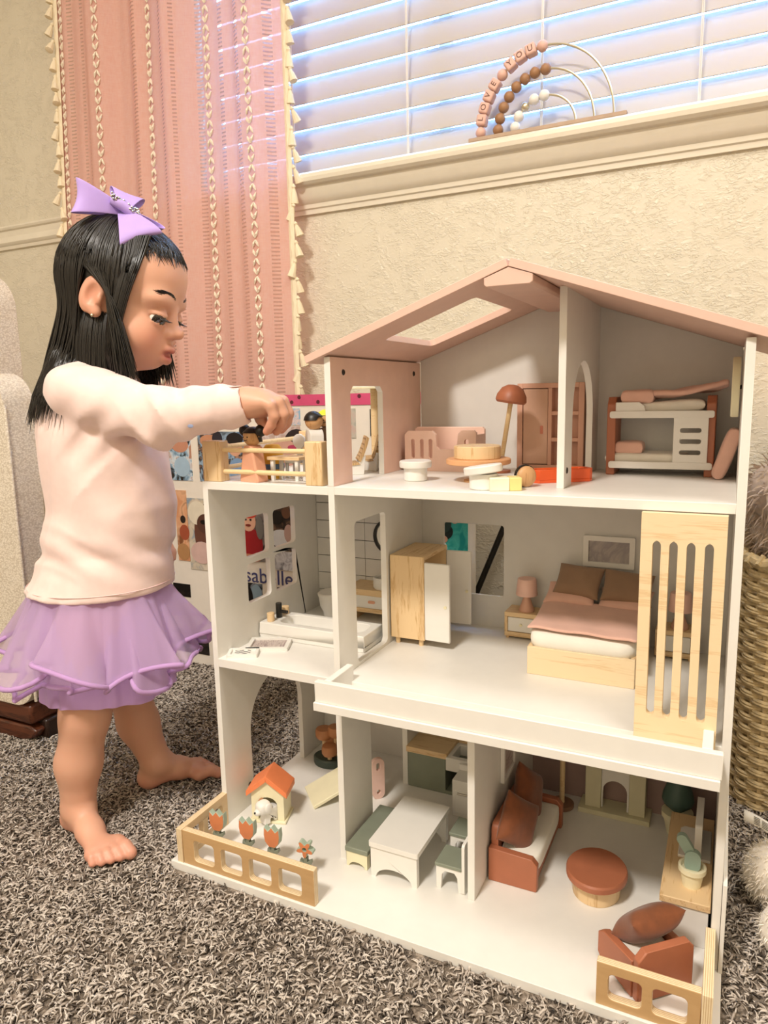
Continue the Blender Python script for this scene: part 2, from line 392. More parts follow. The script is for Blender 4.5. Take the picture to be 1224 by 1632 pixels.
# floors
part(MB().box(-24.5, 0, 0, 36, 31.4, 33.0), 'floor_board', WHITE)
part(MB().box(T, 60-T, 0, 36, 31.7, 33.1), 'floor_board', WHITE)
part(MB().box(-24.5, 0, 0, 36.7, 64.2, 65.6), 'floor_board', WHITE)
part(MB().box(T, 60-T, 0, 36, 64.3, 65.65), 'floor_board', WHITE)
# balcony
part(MB().box(.7, 60-T, -8.15, 0, 31.0, 32.35), 'balcony_board', WHITE)
part(MB().box(.8, 59.1, -7.75, -6.6, 32.35, 35.75), 'balcony_rail', WHITE, bevel=.12)
part(MB().box(2.0, 3.2, -6.6, .9, 32.35, 35.75), 'balcony_rail', WHITE, bevel=.12)
part(MB().box(56.6, 57.9, -6.6, .9, 33.1, 35.75), 'balcony_rail', WHITE, bevel=.12)
# inner walls
part(MB().box(23.7, 24.9, -.8, 36, 0, 31.7), 'inner_wall', WHITE)
adoor = [(7.7, 65.65), (13.1, 65.65)]+[(21.8-8.7*math.cos(PI*i/16), 76+8.7*math.sin(PI*i/16)) for i in range(17)]+[(30.5, 65.65), (36, 65.65), (36, 94.75), (7.7, 94.75)]
part(MB().plate('x', 34.8, 35.9, adoor), 'inner_wall', WHITE)
# roof
a1 = math.atan(.36); L1 = 32.7/math.cos(a1)
hole = rrect(7.2/math.cos(a1), 22.4/math.cos(a1), 7.0, 27.4, 1.0)
k = MB().plate('z', 0, 1.15, [(-2.6/math.cos(a1), -1.1), (29.72/math.cos(a1), -1.1), (29.72/math.cos(a1), 37.6), (-2.6/math.cos(a1), 37.6)], [hole])
k.xf(Matrix.Translation((0, 0, 86.0)) @ Matrix.Rotation(-a1, 4, 'Y')); part(k, 'roof_panel', ROOFP)
a2 = math.atan(.35)
k = MB().plate('z', 0, 1.15, [(0, -1.1), (33.6/math.cos(a2), -1.1), (33.6/math.cos(a2), 37.6), (0, 37.6)])
k.xf(Matrix.Translation((29.74, 0, 96.7)) @ Matrix.Rotation(a2, 4, 'Y')); part(k, 'roof_panel', ROOFP)
part(MB().plate('y', -1.0, 36, [(26.3, rz(26.3)-.05), (29.72, 96.6), (33.1, rz(33.1)-.05), (33.1, 94.5), (32.7, 94.2), (26.7, 94.2), (26.3, 94.5)]), 'ridge_beam', ROOFP, bevel=.12)
# screws
sc0 = None
for x, y, z in ((T, 4.2, 83.7), (T, 32.6, 83.9), (-24.5, 7.2, 4.3), (35.9, 9.6, 68.2)):
    sc = MB().lathe([(0, .02), (.28, .02), (.28, .1), (.42, .12), (.5, .0)], n=14).xf(Matrix.Translation((x, y, z)) @ Matrix.Rotation(PI/2, 4, 'Y')); sc.build('screw', DARK, H)
# slatted birch screen
f0, wd = 47.9, 10.2
sl = [rrect(f0+wd*a, f0+wd*b, 36.4, 60.6, .7) for a, b in ((.145, .245), (.345, .445), (.548, .65), (.757, .86))]
MB().plate('y', -1.3, -.1, [(f0, 33.1), (f0+wd, 33.1), (f0+wd, 64.2), (f0, 64.2)], sl).build('slat_screen', BIRCH, H, bevel=.06)['label'] = 'slatted birch screen'
# plywood garden fences
def fr_loop(x0, x1, z0, z1, n, e0=.09, gap=.05):
    w = (x1-x0); cw = (w*(1-2*e0)-(n-1)*gap*w)/n
    return [rrect(x0+e0*w+i*(cw+gap*w), x0+e0*w+i*(cw+gap*w)+cw, z0, z1, .7) for i in range(n)]
MB().plate('y', -12.5, -11.3, [(-24.35, 0), (2.3, 0), (2.3, 6.3), (-24.35, 6.3)], fr_loop(-24.35, 2.3, 1.0, 4.9, 4, .09, .055)).build('garden_fence', PLYY, H, bevel=.1)
MB().plate('x', -25.6, -24.4, [(-12.6, 0), (0, 0), (0, 6.3), (-12.6, 6.3)], fr_loop(-12.6, 0, 1.0, 4.9, 2, .12, .1)).build('garden_fence', PLYX, H, bevel=.1)
MB().plate('y', -12.5, -11.3, [(45.6, 0), (58.2, 0), (58.2, 6.3), (45.6, 6.3)], fr_loop(45.6, 58.2, 1.2, 4.9, 2, .12, .1)).build('garden_fence', PLYY, H, bevel=.1)
MB().plate('x', 58.25, 59.5, [(-12.6, 0), (-.1, 0), (-.1, 6.3), (-12.6, 6.3)], fr_loop(-12.6, 0, 1.0, 4.9, 2, .12, .1)).build('garden_fence', PLYX, H, bevel=.1)
# ============================================================ TOYS: roof terrace (z 65.6)
TZ = 65.6
R_ = thing('terrace_railing', 'pine post and dowel railing round the dollhouse roof terrace', 'railing', (-24, 0, TZ))
for x0, x1, y0, y1, h in ((-1.5, 2.4, .3, 2.7, 7.1), (19.7, 22.9, .1, 2.1, 7.2), (-1.4, 1.2, 31.5, 34, 7.1)):
    MB().box(x0, x1, y0, y1, 0, h).build('post', PINE, R_, bevel=.18)
BIRCHR = wood('dowel_birch', '#ecd0a0', '#dfbb86', 0, 1)
for z in (5.5, 1.75):
    MB().tube([(2.0, 1.4, z), (20, 1.2, z)], .42, 10).build('rail', BIRCHR, R_)
    MB().tube([(0, 2.5, z+.3), (0, 32, z+.3)], .42, 10).build('rail', BIRCHR, R_)
SKINW = wood('doll_wood', '#d0a271', '#bd8c5b', 2, .6)
def doll(loc, label, body, hair, rz=0, style='dress', hh=6.3, group=None):
    t = thing('toy_doll', label, 'doll', loc, rz)
    b = MB()
    if style == 'dress':
        b.plate('y', -1.25, 1.25, [(-2.4, 0), (2.4, 0), (2.3, .8), (1.5, 4.6), (1.25, hh-.4), (.8, hh), (-.8, hh), (-1.25, hh-.4), (-1.5, 4.6), (-2.3, .8)]); b.build('dress', body, t, bevel=.3)
    else:
        b.plate('y', -1.2, 1.2, rrect(-1.7, 1.7, 0, hh, 1.2)); b.build('body', body, t, bevel=.25)
    MB().ball((0, 0, hh+1.45), (1.65, 1.6, 1.6), 18, 12).build('head', SKINW, t)
    h = MB(); P = []
    for i in range(9):
        ph = PI/2-i*(PI*.46)/8
        P.append([(1.75*math.cos(ph)*math.cos(a), .1+1.72*math.cos(ph)*math.sin(a), hh+1.45+1.72*math.sin(ph)+(.0 if i < 6 else (.38*(i-5)*(.4 if math.sin(a) < -.2 else (-1.0 if style == 'dress' else -.1))))) for a in [2*PI*j/18 for j in range(18)]])
    h.grid(P, closeu=True)
    if style == 'dress':
        for sx in (-1, 1): h.ball((sx*2.1, .2, hh+2.5), 1.05, 12, 8)
    h.build('hair', hair, t)
    f = MB()
    for sx in (-.55, .55): f.ball((sx, -1.52, hh+1.45), .13, 6, 5)
    f.tube([(-.35, -1.55, hh+.95), (0, -1.6, hh+.82), (.35, -1.55, hh+.95)], .06, 4); f.build('face', BLACK, t)
    return t
doll((-16.3, 2.6, TZ), 'peach dressed wooden doll with two black hair buns behind terrace rails', PEACH, BLACK, -.25)
doll((-7.7, 9.0, TZ), 'white bodied wooden doll with smooth black hair beside terrace post', WHITE, BLACK, 2.4, 'plain', 8.7)
doll((-7.2, 12.3, TZ), 'wooden doll with chartreuse hair half hidden by the attic wall', mat('brown_paint', '#7d6249', .5), mat('chartreuse_paint', '#dbe03a', .5), .3, 'plain', 8.9)
YEL = mat('yellow_paint', '#eeb63c', .5); BLUEP = mat('slate_blue_paint', '#5a789c', .5)
t = thing('toy_figure', 'yellow rounded toy figure with a slate blue belt on the terrace', 'figure', (-16.0, 8.0, TZ))
MB().lathe([(0, 0), (1.7, 0), (1.9, .5), (2.0, 1.7)], n=20).build('legs', YEL, t); MB().lathe([(2.02, 1.7), (2.08, 1.75), (2.08, 2.6), (2.02, 2.65)], n=20).build('belt', BLUEP, t)
MB().lathe([(2.0, 2.65), (2.1, 3.4), (1.9, 4.3), (1.75, 4.6), (1.8, 5.2), (1.2, 6.0), (0, 6.2)], n=20).build('body', YEL, t)
t = thing('toy_table', 'small wood topped white toy table behind the terrace rails', 'table', (-11.4, 6.2, TZ))
MB().box(-3.3, 3.3, -1.9, 1.9, 3.6, 4.2).build('tabletop', PINEX, t, bevel=.1)
for x in (-2.8, 2.2):
    for y in (-1.6, 1.0): MB().box(x, x+.65, y, y+.65, 0, 3.6).build('leg', WHITE, t, bevel=.06)
t = thing('toy_chair', 'white toy chair with a round paddle back on the roof terrace', 'chair', (-12.7, 10.6, TZ))
MB().box(-1.5, 1.5, -1.6, 1.4, 2.6, 3.1).build('seat', WHITE, t, bevel=.12)
MB().plate('y', 1.0, 1.5, [(-.5, 2.6), (.5, 2.6), (.55, 5.2)]+[(1.3*math.cos(a), 6.4+1.3*math.sin(a)) for a in [math.radians(-60+300*i/16) for i in range(17)]]+[(-.55, 5.2)]).build('backrest', WHITE, t, bevel=.08)
for x in (-1.4, .9):
    for y in (-1.5, .9): MB().box(x, x+.5, y, y+.5, 0, 2.6).build('leg', WHITE, t, bevel=.05)
t = thing('toy_stool', 'grey toy stool with a slate blue disc under the terrace table', 'stool', (-11.5, 9.0, TZ+.01))
t.location = Vector((-6.5, 5.6, TZ))*S
MB().box(-1.2, 1.2, -1, 1, 0, 1.6).build('base', GREYP, t, bevel=.2); MB().lathe([(0, 1.6), (1.0, 1.6), (1.0, 2.3), (0, 2.3)], n=18).build('seat', BLUEP, t, bevel=.08)
PLYL = ply('lounger_plywood', '#dcbb8a', '#a97f50', 0, .3)
def deckchair(loc, rz, label):
    t = thing('toy_deck_chair', label, 'deck chair', loc, rz, None)
    for y in (-1.9, 1.5): MB().plate('y', y, y+.4, [(-2.2, 0), (2.2, 0), (2.0, 1.6), (-1.0, 1.8), (-2.0, 3.6), (-2.6, 3.4)]).build('side_panel', WHITE, t, bevel=.08)
    P = [(-3.3, 6.6), (-2.9, 5.2), (-2.3, 3.6), (-1.6, 2.3)]; Q = [(-1.6, 1.9), (-.2, 1.75), (1.4, 2.05), (2.6, 2.2)]
    for nm, L in (('backrest', P), ('seat', Q)):
        lp = L+[(x+.45, z+.42) for x, z in reversed(L)]
        MB().plate('y', -2.1, 2.1, lp).build(nm, PLYL, t, ang=50)
    return t
deckchair((-5.3, 17.5, TZ), math.radians(-145), 'plywood toy deck chair nearer the attic doorway opening')
deckchair((-4.2, 25.5, TZ), math.radians(160), 'plywood toy deck chair under the toy parasol pole')
t = thing('toy_parasol', 'wooden toy parasol pole standing on the terrace behind the doorway', 'parasol', (-6.4, 30.0, TZ))
MB().lathe([(0, 0), (2.2, 0), (2.2, .8), (1.6, 1.2), (0, 1.2)], n=20).build('base', WHITE, t); MB().tube([(0,0,1), (0,0,18)], .75, 12).build('pole', BIRCHR, t)
MB().lathe([(5.2, 15.6), (5.2, 15.9), (2.6, 17.2), (.4, 18.2), (0, 18.3)], n=8).build('canopy', CREAM, t, smooth=False)

# ============================================================ TOYS: attic
AZ = 65.65
t = thing('toy_crib', 'peach toy crib with slotted front by the blush attic wall', 'crib', (9.4, 28, AZ))
front = [(-7.1, 0), (7.0, 0), (7.0, 7.2), (6.6, 7.6), (4.2, 7.6), (3.6, 7.0), (3.3, 4.5), (2.8, 4.1), (-.2, 4.1), (-.7, 4.6), (-.8, 6.8), (-1.5, 7.5), (-6.4, 7.5), (-7.1, 6.8)]
MB().plate('y', -2.9, -2.1, front, [rrect(x, x+.75, 2.4, 6.0, .37) for x in (-5.8, -4.0, -2.25)]+[rrect(4.8, 5.6, 2.6, 6.0, .38)]).build('front_panel', PINKP, t, bevel=.1)
MB().plate('y', 2.1, 2.9, [(-7.1, 0), (7.0, 0), (7.0, 7.6), (6.6, 8.0), (-6.6, 8.0), (-7.1, 7.6)]).build('back_panel', PINKP, t, bevel=.1)
for x in (-7.0, 6.2): MB().box(x, x+.8, -2.1, 2.1, .6, 6.8).build('end_panel', PINKP, t, bevel=.08)
MB().box(-6.2, 6.2, -2.1, 2.1, 1.0, 1.6).build('base', PINKP, t)
def pedestal(loc, label, s=1, tilt=0, rz=0):
    t = thing('toy_stool', label, 'stool', loc, rz)
    MB().lathe([(0, 0), (1.75*s, 0), (1.95*s, .15), (2.0*s, 2.2*s), (0, 2.2*s)], n=24).build('base', WHITE, t, bevel=.05)
    MB().lathe([(0, 0), (2.6*s, 0), (2.7*s, .15), (2.7*s, 1.0), (2.55*s, 1.15), (0, 1.15)], n=28).xf(Matrix.Translation((0, 0, 2.25*s)) @ Matrix.Rotation(tilt, 4, 'Y')).build('seat', WHITE, t)
pedestal((10.5, 11.2, AZ), 'white round toy stool standing alone before the peach crib')
pedestal((24.6, 4.3, AZ), 'white round toy stool with tipped seat beside the cream block', 1.08, math.radians(-8))
t = thing('cake_stand', 'peach toy cake stand with a turned pine foot', 'cake stand', (20.9, 13.0, AZ))
MB().lathe([(0, 0), (2.4, 0), (2.4, .3), (.9, .5), (.8, 2.9), (0, 2.9)], n=24).build('stem', SKINW, t); MB().lathe([(0, 2.9), (5.1, 2.9), (5.25, 3.05), (5.25, 3.65), (5.1, 3.8), (0, 3.8)], n=40).build('plate', mat('peach_wood', '#dfa878', .5, .05), t)
t = thing('toy_cake', 'round pine toy cake resting on the peach cake stand', 'cake', (20.7, 13.0, AZ+3.8))
MB().lathe([(0, 0), (3.7, 0), (3.8, .12), (3.8, 1.95), (3.65, 2.1), (0, 2.1)], n=40).build('cake_layer', PINE, t)
t = thing('cream_block', 'cream and yellow toy cheese block on attic floor edge', 'toy block', (28.0, 4.0, AZ), .45)
MB().box(-2.4, .5, -1.4, 1.4, 0, 2.0).build('cream_part', mat('block_cream', '#f0e8cf', .4), t, bevel=.15); MB().box(.52, 2.3, -1.4, 1.4, 0, 2.0).build('yellow_part', mat('block_yellow', '#e8d489', .4), t, bevel=.15)
t = thing('wooden_disc', 'small domed wooden disc with a black rim behind the cream block', 'toy disc', (30.2, 8.0, AZ), 2.3)
MB().ball((0, 0, 1.65), (.75, 1.6, 1.6), 18, 10).build('dome', SKINW, t); MB().lathe([(1.5, -.2), (1.72, -.2), (1.72, .2), (1.5, .2), (1.5, -.2)], n=22, caps=False).xf(Matrix.Translation((.55, 0, 1.72)) @ Matrix.Rotation(PI/2, 4, 'Y')).build('rim', BLACK, t)
t = thing('orange_tray', 'long orange toy tray lying through the arched attic doorway', 'toy tray', (33.5, 16.6, AZ), .62)
oc = [(-5.0, -.9), (-4.2, -1.7), (4.2, -1.7), (5.0, -.9), (5.0, .9), (4.2, 1.7), (-4.2, 1.7), (-5.0, .9)]
ORG = mat('bright_orange_paint', '#e8602c', .4, .04)
MB().plate('z', 0, .5, oc).build('base', ORG, t, bevel=.08)
MB().plate('z', .5, 2.1, oc, [[(x*.86, y*.78) for x, y in oc]]).build('rim', ORG, t, bevel=.08)
for i, c in enumerate(('#3a332c', '#efe9da', '#7b6a58', '#efe9da', '#3a332c', '#d9b98c', '#efe9da')):
    MB().box(-3.8+1.1*i, -3.05+1.1*i, -1.25, 1.25, .5, 1.8).build('stripe', mat('stripe_%d' % (i % 4), c, .5), t, bevel=.05)
t = thing('toy_floor_lamp', 'terracotta domed toy floor lamp leaning beside the peach cabinet', 'lamp', (20.4, 26.5, AZ))
lean = Matrix.Rotation(math.radians(9), 4, 'Y')
MB().lathe([(0, 0), (2.0, 0), (2.0, .5), (0, .5)], n=24).build('base', TERRA, t, bevel=.08)
MB().tube([(0, 0, .3), (0, 0, 13.6)], .42, 10).xf(lean).build('pole', BIRCHR, t)
MB().lathe([(0, 12.6), (2.5, 12.6), (2.75, 13.0), (2.6, 13.9), (1.9, 15.1), (.9, 15.7), (0, 15.8)], n=28).xf(lean).build('shade', TERRA, t)
PEACHC = mat('peach_cabinet_paint', '#d6a68e', .5, .03); PEACHD = mat('peach_door_paint', '#cea58c', .5, .03)
t = thing('toy_wardrobe', 'peach toy wardrobe with one door and three open shelves in attic', 'cabinet', (27.9, 34.4, AZ))
MB().box(-6.0, 6.0, 1.1, 1.5, 0, 15.8).build('back_panel', PEACHC, t)
for x in (-6.1, 5.1): MB().box(x, x+1.0, -1.5, 1.1, 0, 15.8).build('side_panel', PEACHC, t, bevel=.06)
for z in (0, 14.9): MB().box(-5.1, 5.1, -1.5, 1.1, z, z+.9).build('end_panel', PEACHC, t, bevel=.06)
MB().box(-.4, .3, -1.4, 1.1, .9, 14.9).build('divider', PEACHC, t, bevel=.05)
for z in (5.2, 10.0): MB().box(.3, 5.1, -1.4, 1.1, z, z+.7).build('shelf', PEACHC, t, bevel=.05)
dr = MB().box(-4.95, -.45, -1.45, -.9, 1.05, 14.75).build('door', PEACHD, t, bevel=.06); MB().plate('y', -1.55, -1.4, rrect(-1.75, -1.25, 6.6, 8.1, .12)).build('handle', mat('coral_inlay', '#c97a62', .5), dr)
# bunk bed
t = thing('toy_bunk_bed', 'terracotta and white toy bunk bed with slotted drawer panel', 'bed', (47.1, 31.6, AZ))
for x in (-8.4, 7.0): MB().plate('x', x, x+1.4, [(-3.4, 0), (3.4, 0), (3.4, 12.2), (2.6, 13.1), (-2.2, 13.1), (-3.4, 11.9)]).build('end_panel', TERRA, t, bevel=.15)
for z in (1.2, 9.6): MB().plate('y', -4.0, -3.4, rrect(-7.9, 8.2, z, z+1.15, .35)).build('front_rail', WHITE, t, bevel=.08)
for z in (1.3, 9.7): MB().box(-7.0, 7.0, -3.4, 3.3, z, z+.7).build('bed_base', WHITE, t)
MB().plate('y', -3.8, -3.1, [(-7.0, 10.75), (-2.2, 10.75), (-2.5, 11.7), (-3.2, 12.2), (-7.0, 12.2)]).build('guard', WHITE, t, bevel=.08)
MB().plate('y', -3.9, -3.2, [(2.2, 2.3), (7.4, 2.3), (7.4, 9.65), (2.2, 9.65)], [rrect(3.2, 6.4, z, z+.75, .36) for z in (3.6, 5.4, 7.2)]).build('drawer_panel', WHITE, t, bevel=.06)
def pillow(name, label, c, r, m, rot=(0,0,0), cat='pillow', e=.4, pinch=.72, n=16):
    """stuffed cloth: two faces meeting in a seam, corners drawn out, thickness falling to the edge by pinch"""
    k = MB(); p = 4 if pinch > .5 else 8; q = .62 if pinch > .8 else (.5 if pinch > .5 else .3)
    g = [math.sin(PI/2*(-1+2*i/n)) for i in range(n+1)]
    for sg in (-1, 1):
        P = []
        for x in g:
            row = []
            for y in g:
                z = sg*((1-abs(x)**p)*(1-abs(y)**p))**q
                cut = 1-.07*(pinch > .5)
                row.append((x*r[0]*(cut+(1-cut)*y*y), y*r[1]*(cut+(1-cut)*x*x), r[2]*(z+.10*math.sin(3.1*x+2*y)*(1-x*x)*(1-y*y))))
            P.append(row)
        k.grid(P)
    t = tag(k.build(name, m, ang=180), label, cat); t.location = Vector(c)*S; t.rotation_euler = rot
    t.modifiers.new('ss', 'SUBSURF').levels = 1
    return t
pillow('bunk_mattress', 'cream mattress on the lower bunk of toy bed', (45.0, 31.6, AZ+2.75), (6.6, 3.0, 1.0), LINEN, cat='mattress', pinch=.35)
pillow('bunk_mattress', 'cream mattress bulging on the upper bunk of toy bed', (47.3, 31.6, AZ+11.3), (6.6, 3.0, 1.05), LINEN, (0, math.radians(-3), 0), 'mattress', pinch=.35)
pillow('bunk_pillow', 'pink pillow on the lower bunk mattress', (42.2, 31.2, AZ+4.5), (2.3, 2.2, 1.1), PINKL, pinch=.25)
pillow('bunk_pillow', 'pink pillow on the upper bunk mattress', (43.4, 30.6, AZ+13.1), (2.6, 2.4, 1.15), PINKL, pinch=.25)
q = MB(); P = []
for i in range(18):
    u = i/17; P.append([(44.6+12.6*u, 28.6+5.6*v/6, AZ+12.75+1.5*u**1.3+.25*math.sin(u*9+v*.7)+(.2*math.sin(v*2.1))+(.35 if u > .93 else 0)) for v in range(7)])
q.grid(P); o = tag(q.build('bunk_quilt', PINKL, ang=80), 'pink quilt rucked over the end of the upper bunk', 'quilt'); md = o.modifiers.new('s', 'SOLIDIFY'); md.thickness = 1.0*S; md.offset = 1; o.modifiers.new('ss', 'SUBSURF').levels = 1
pillow('toy_cushion', 'pink cushion leaning on the right attic wall by the bunk bed', (57.3, 27.5, AZ+4.0), (4.1, 2.6, 1.1), PINKL, (0, math.radians(-72), 0), 'cushion', pinch=.4)
t = thing('wall_plaque', 'cream round wall plaque hung on the right attic wall', 'plaque', (58.6, 19.5, 80.0))
MB().lathe([(0, 0), (4.3, 0), (4.35, .2), (4.35, .9), (4.2, 1.05), (3.6, 1.05), (3.5, .85), (0, .85)], n=36).xf(Matrix.Rotation(-PI/2, 4, 'Y')).build('disc', CREAM, t)
MB().tube([(-.02, 0, 0), (.25, 0, 0)], .3, 8).build('peg', DARK, t)

# ============================================================ TOYS: bathroom in the wing (z 33)
BZ = 33.0
t = thing('toy_bathtub', 'white toy bathtub under the four-pane window', 'bathtub', (-12.6, 16.6, BZ))
MB().plate('z', 1.0, 3.2, [(-11.6, -4), (11.6, -4), (11.6, 4), (-11.6, 4)], [rrect(-8.4, 10.2, -2.6, 2.9, 2.0, 6)]).box(-11.6, 11.6, -4, 4, 0, 1.0).build('tub', WHITE, t, bevel=.15)
fa = MB().lathe([(0, 3.2), (.62, 3.2), (.62, 6.2), (0, 6.2)], c=(-9.6, 0, 0), n=16).build('faucet', BLACK, t, bevel=.06)
MB().tube([(-9.4, 0, 4.5), (-7.6, 0, 4.5)], .34, 10).build('spout', BLACK, fa)
for y, h in ((-2.6, 1.7), (2.6, 1.6)): MB().lathe([(0, 3.2), (.75, 3.2), (.75, 3.2+h), (0, 3.2+h)], c=(-9.8, y, 0), n=16).build('tap', PINE, t, bevel=.08)
t = thing('toy_toilet', 'white toy toilet against the tiled bathroom wall', 'toilet', (-18.2, 30.8, BZ))
MB().plate('y', 3.2, 5.0, rrect(-1.9, 1.9, 3.0, 9.6, .5)).build('tank', WHITE, t, bevel=.12)
MB().lathe([(0, 0), (1.7, 0), (1.8, 1.0), (2.4, 2.4), (2.6, 4.6), (0, 4.6)], n=26, sy=1.25).build('bowl', WHITE, t); MB().lathe([(0, 4.65), (2.75, 4.65), (2.8, 5.1), (2.6, 5.3), (0, 5.3)], n=26, sy=1.25).build('seat', WHITE, t)
t = thing('toy_vanity', 'pine and white toy vanity seen through the bathroom doorway', 'cabinet', (-7.4, 31.6, BZ))
MB().box(-6.4, 6.4, -3.2, 4.2, 5.9, 7.2).build('worktop', PINEX, t, bevel=.1); MB().box(-6.4, 6.4, -3.2, 4.2, 2.3, 3.2).build('base_shelf', PINEX, t, bevel=.08)
d = MB().box(-6.2, 6.2, -3.0, 3.8, 3.2, 5.9).build('drawer', WHITE, t, bevel=.1); MB().plate('y', -3.15, -2.95, rrect(-.8, .8, 4.3, 4.9, .28)).build('handle', PEACH, d)
for x in (-5.6, 4.8): MB().box(x, x+.8, -2.8, 3.6, 0, 2.3).build('leg', PINE, t)
t = thing('toy_basin', 'white round toy basin standing on the pine vanity', 'basin', (-5.6, 31.3, BZ+7.2))
MB().lathe([(0, 0), (2.2, 0), (2.4, .3), (2.4, 2.2), (2.2, 2.4), (1.9, 2.2), (1.7, .9), (0, .8)], n=28).build('bowl', WHITE, t)
t = thing('toy_mirror', 'round toy mirror with a black frame on the tiled wall', 'mirror', (-6.2, 35.85, 50.2))
MB().lathe([(3.3, 0), (3.9, 0), (3.9, .5), (3.3, .5), (3.3, 0)], n=36, caps=False).xf(Matrix.Rotation(PI/2, 4, 'X')).build('frame', BLACK, t); MB().lathe([(0, .05), (3.35, .05), (3.35, .2), (0, .2)], n=36).xf(Matrix.Rotation(PI/2, 4, 'X')).build('glass', mat('mirror_silver', '#d8d6d0', .1, .01, metal=1), t)
def print_mat(name, c1, c2, sc, dist=2):
    t = NT(name); t.link(t.ramp(t.noise(t.coord(sc), 1, 4, .6, dist), [(.35, lin(c1)), (.5, lin(c2)), (.62, lin(c1))]), t.b.inputs['Base Color']); t.b.inputs['Roughness'].default_value = .35; return t.m
def flatframe(name, label, loc, w, h, rz, pm, rot=(0,0,0), dep=.7, fw=.75):
    t = thing(name, label, 'picture frame', loc); t.rotation_euler = (rot[0], rot[1], rz)
    MB().plate('z', 0, dep, rrect(-w/2, w/2, -h/2, h/2, .25), [[(-w/2+fw, -h/2+fw), (w/2-fw, -h/2+fw), (w/2-fw, h/2-fw), (-w/2+fw, h/2-fw)]]).build('frame', WHITE, t, bevel=.07)
    MB().box(-w/2+fw, w/2-fw, -h/2+fw, h/2-fw, 0, dep*.45).build('print', pm, t); return t
SEA = print_mat('seascape_print', '#9a8684', '#cdbfb8', (.12, .9, .9)); PALM = print_mat('beach_print', '#bdb3ad', '#9c9494', (.12, .12, .9))
LINEP = mat('line_paper', '#ece8e0', .5)
flatframe('toy_picture_frame', 'flat lying white toy frame with a mauve seascape on bathroom floor', (-19.6, 9.2, BZ), 6.2, 8.0, math.radians(-66), SEA)
f2 = flatframe('toy_picture_frame', 'small white toy frame with a line drawing on bathroom floor edge', (-21.4, 3.4, BZ), 3.9, 5.6, math.radians(-62), LINEP, fw=.6)
ln = MB()
for k in range(3): ln.tube([(-1.2+.9*k+.3*math.sin(i*.9), -1.6+.36*i, .36) for i in range(9)], .06, 4)
ln.build('line_drawing', BLACK, f2)

# ============================================================ TOYS: bedroom (z 33.1)
MZ = 33.1
t = thing('toy_wardrobe', 'tall pine toy wardrobe with two white doors standing open', 'wardrobe', (4.8, 25.4, MZ))
MB().box(-3.4, 3.5, -6.0, -5.3, 1.3, 17.3).build('side_panel', PINE, t, bevel=.08); MB().box(-3.4, 3.5, 5.3, 6.0, 1.3, 17.3).build('side_panel', PINE, t, bevel=.08)
MB().box(-3.4, 3.5, -5.3, 5.3, 16.6, 17.3).build('top_panel', PINEY, t, bevel=.06); MB().box(-3.4, 3.5, -5.3, 5.3, 1.3, 2.1).build('bottom_panel', PINEY, t, bevel=.06)
MB().box(-3.4, -2.9, -5.3, 5.3, 2.1, 16.6).build('back_panel', PINEY, t)
for x in (-2.4, 2.4):
    for y in (-5.0, 5.0): MB().lathe([(0, 0), (.42, 0), (.5, 1.3), (0, 1.3)], c=(x, y, 0), n=12).build('leg', PINE, t)
for y, a in ((-5.7, -2), (5.6, 4)):
    d = MB().box(0, 5.0, -.35, .35, 1.5, 16.3).build('door', WHITE, t, bevel=.16); d.location = Vector((3.55, y, 0))*S; d.rotation_euler = (0, 0, math.radians(a))
    MB().lathe([(0, 0), (.3, 0), (.3, .2), (0, .2)], n=12).xf(Matrix.Translation((4.2, -.3, 8.3)) @ Matrix.Rotation(PI/2, 4, 'X')).build('knob', CREAM, d)
t = thing('toy_bed', 'birch toy double bed with a white mattress below the wall picture', 'bed', (37.5, 24.6, MZ))
for y in (-9.9, 9.3): MB().box(-8.6, 8.6, y, y+.7, 0, 4.8).build('end_board', BIRCH, t, bevel=.08)
for x in (-8.6, 7.9): MB().box(x, x+.7, -9.2, 9.3, 0, 4.8).build('side_board', PINEY, t, bevel=.06)
def slab(rx, ry, rz, e=.25, n=40, m=10): return MB().ball((0,0,0), (rx, ry, rz), n, m, e=e)
k = slab(8.75, 9.7, 1.55).xf(Matrix.Translation((0, -.1, 5.9))); k.build('mattress', LINEN, t, ang=80)
q = MB(); P = []
for i in range(21):
    u = i/20
    P.append([(28.6+17.4*v/16+.3*math.sin(u*5+v*.1), 15.3+14.6*u-.9*(v/16), MZ+7.75+.75*u+.10*math.sin(v*.9+u*6)+(-.25 if v in (0, 16) else 0)) for v in range(17)])
o = tag(q.grid(P).build('toy_quilt', PINKL, ang=80), 'pink quilt spread over the birch toy double bed', 'quilt'); md = o.modifiers.new('s', 'SOLIDIFY'); md.thickness = .55*S; md.offset = 1; o.modifiers.new('ss', 'SUBSURF').levels = 1
rx = math.radians
pillow('bed_pillow', 'pink pillow under the left taupe cushion on toy bed', (32.8, 31.0, MZ+9.9), (4.6, 3.2, 1.0), PINKL, (rx(22), 0, 0))
pillow('bed_pillow', 'pink pillow under the right taupe cushion on toy bed', (42.4, 31.0, MZ+9.7), (4.6, 3.2, 1.0), PINKL, (rx(22), 0, 0))
pillow('bed_cushion', 'left taupe cushion leaning at the head of the toy bed', (34.0, 31.6, MZ+12.3), (4.2, 3.3, 1.35), TAUPE, (rx(47), rx(2), rx(-6)), 'cushion')
pillow('bed_cushion', 'right taupe cushion leaning at the head of the toy bed', (42.6, 31.6, MZ+11.9), (4.4, 3.3, 1.35), TAUPE, (rx(45), rx(5), rx(4)), 'cushion')
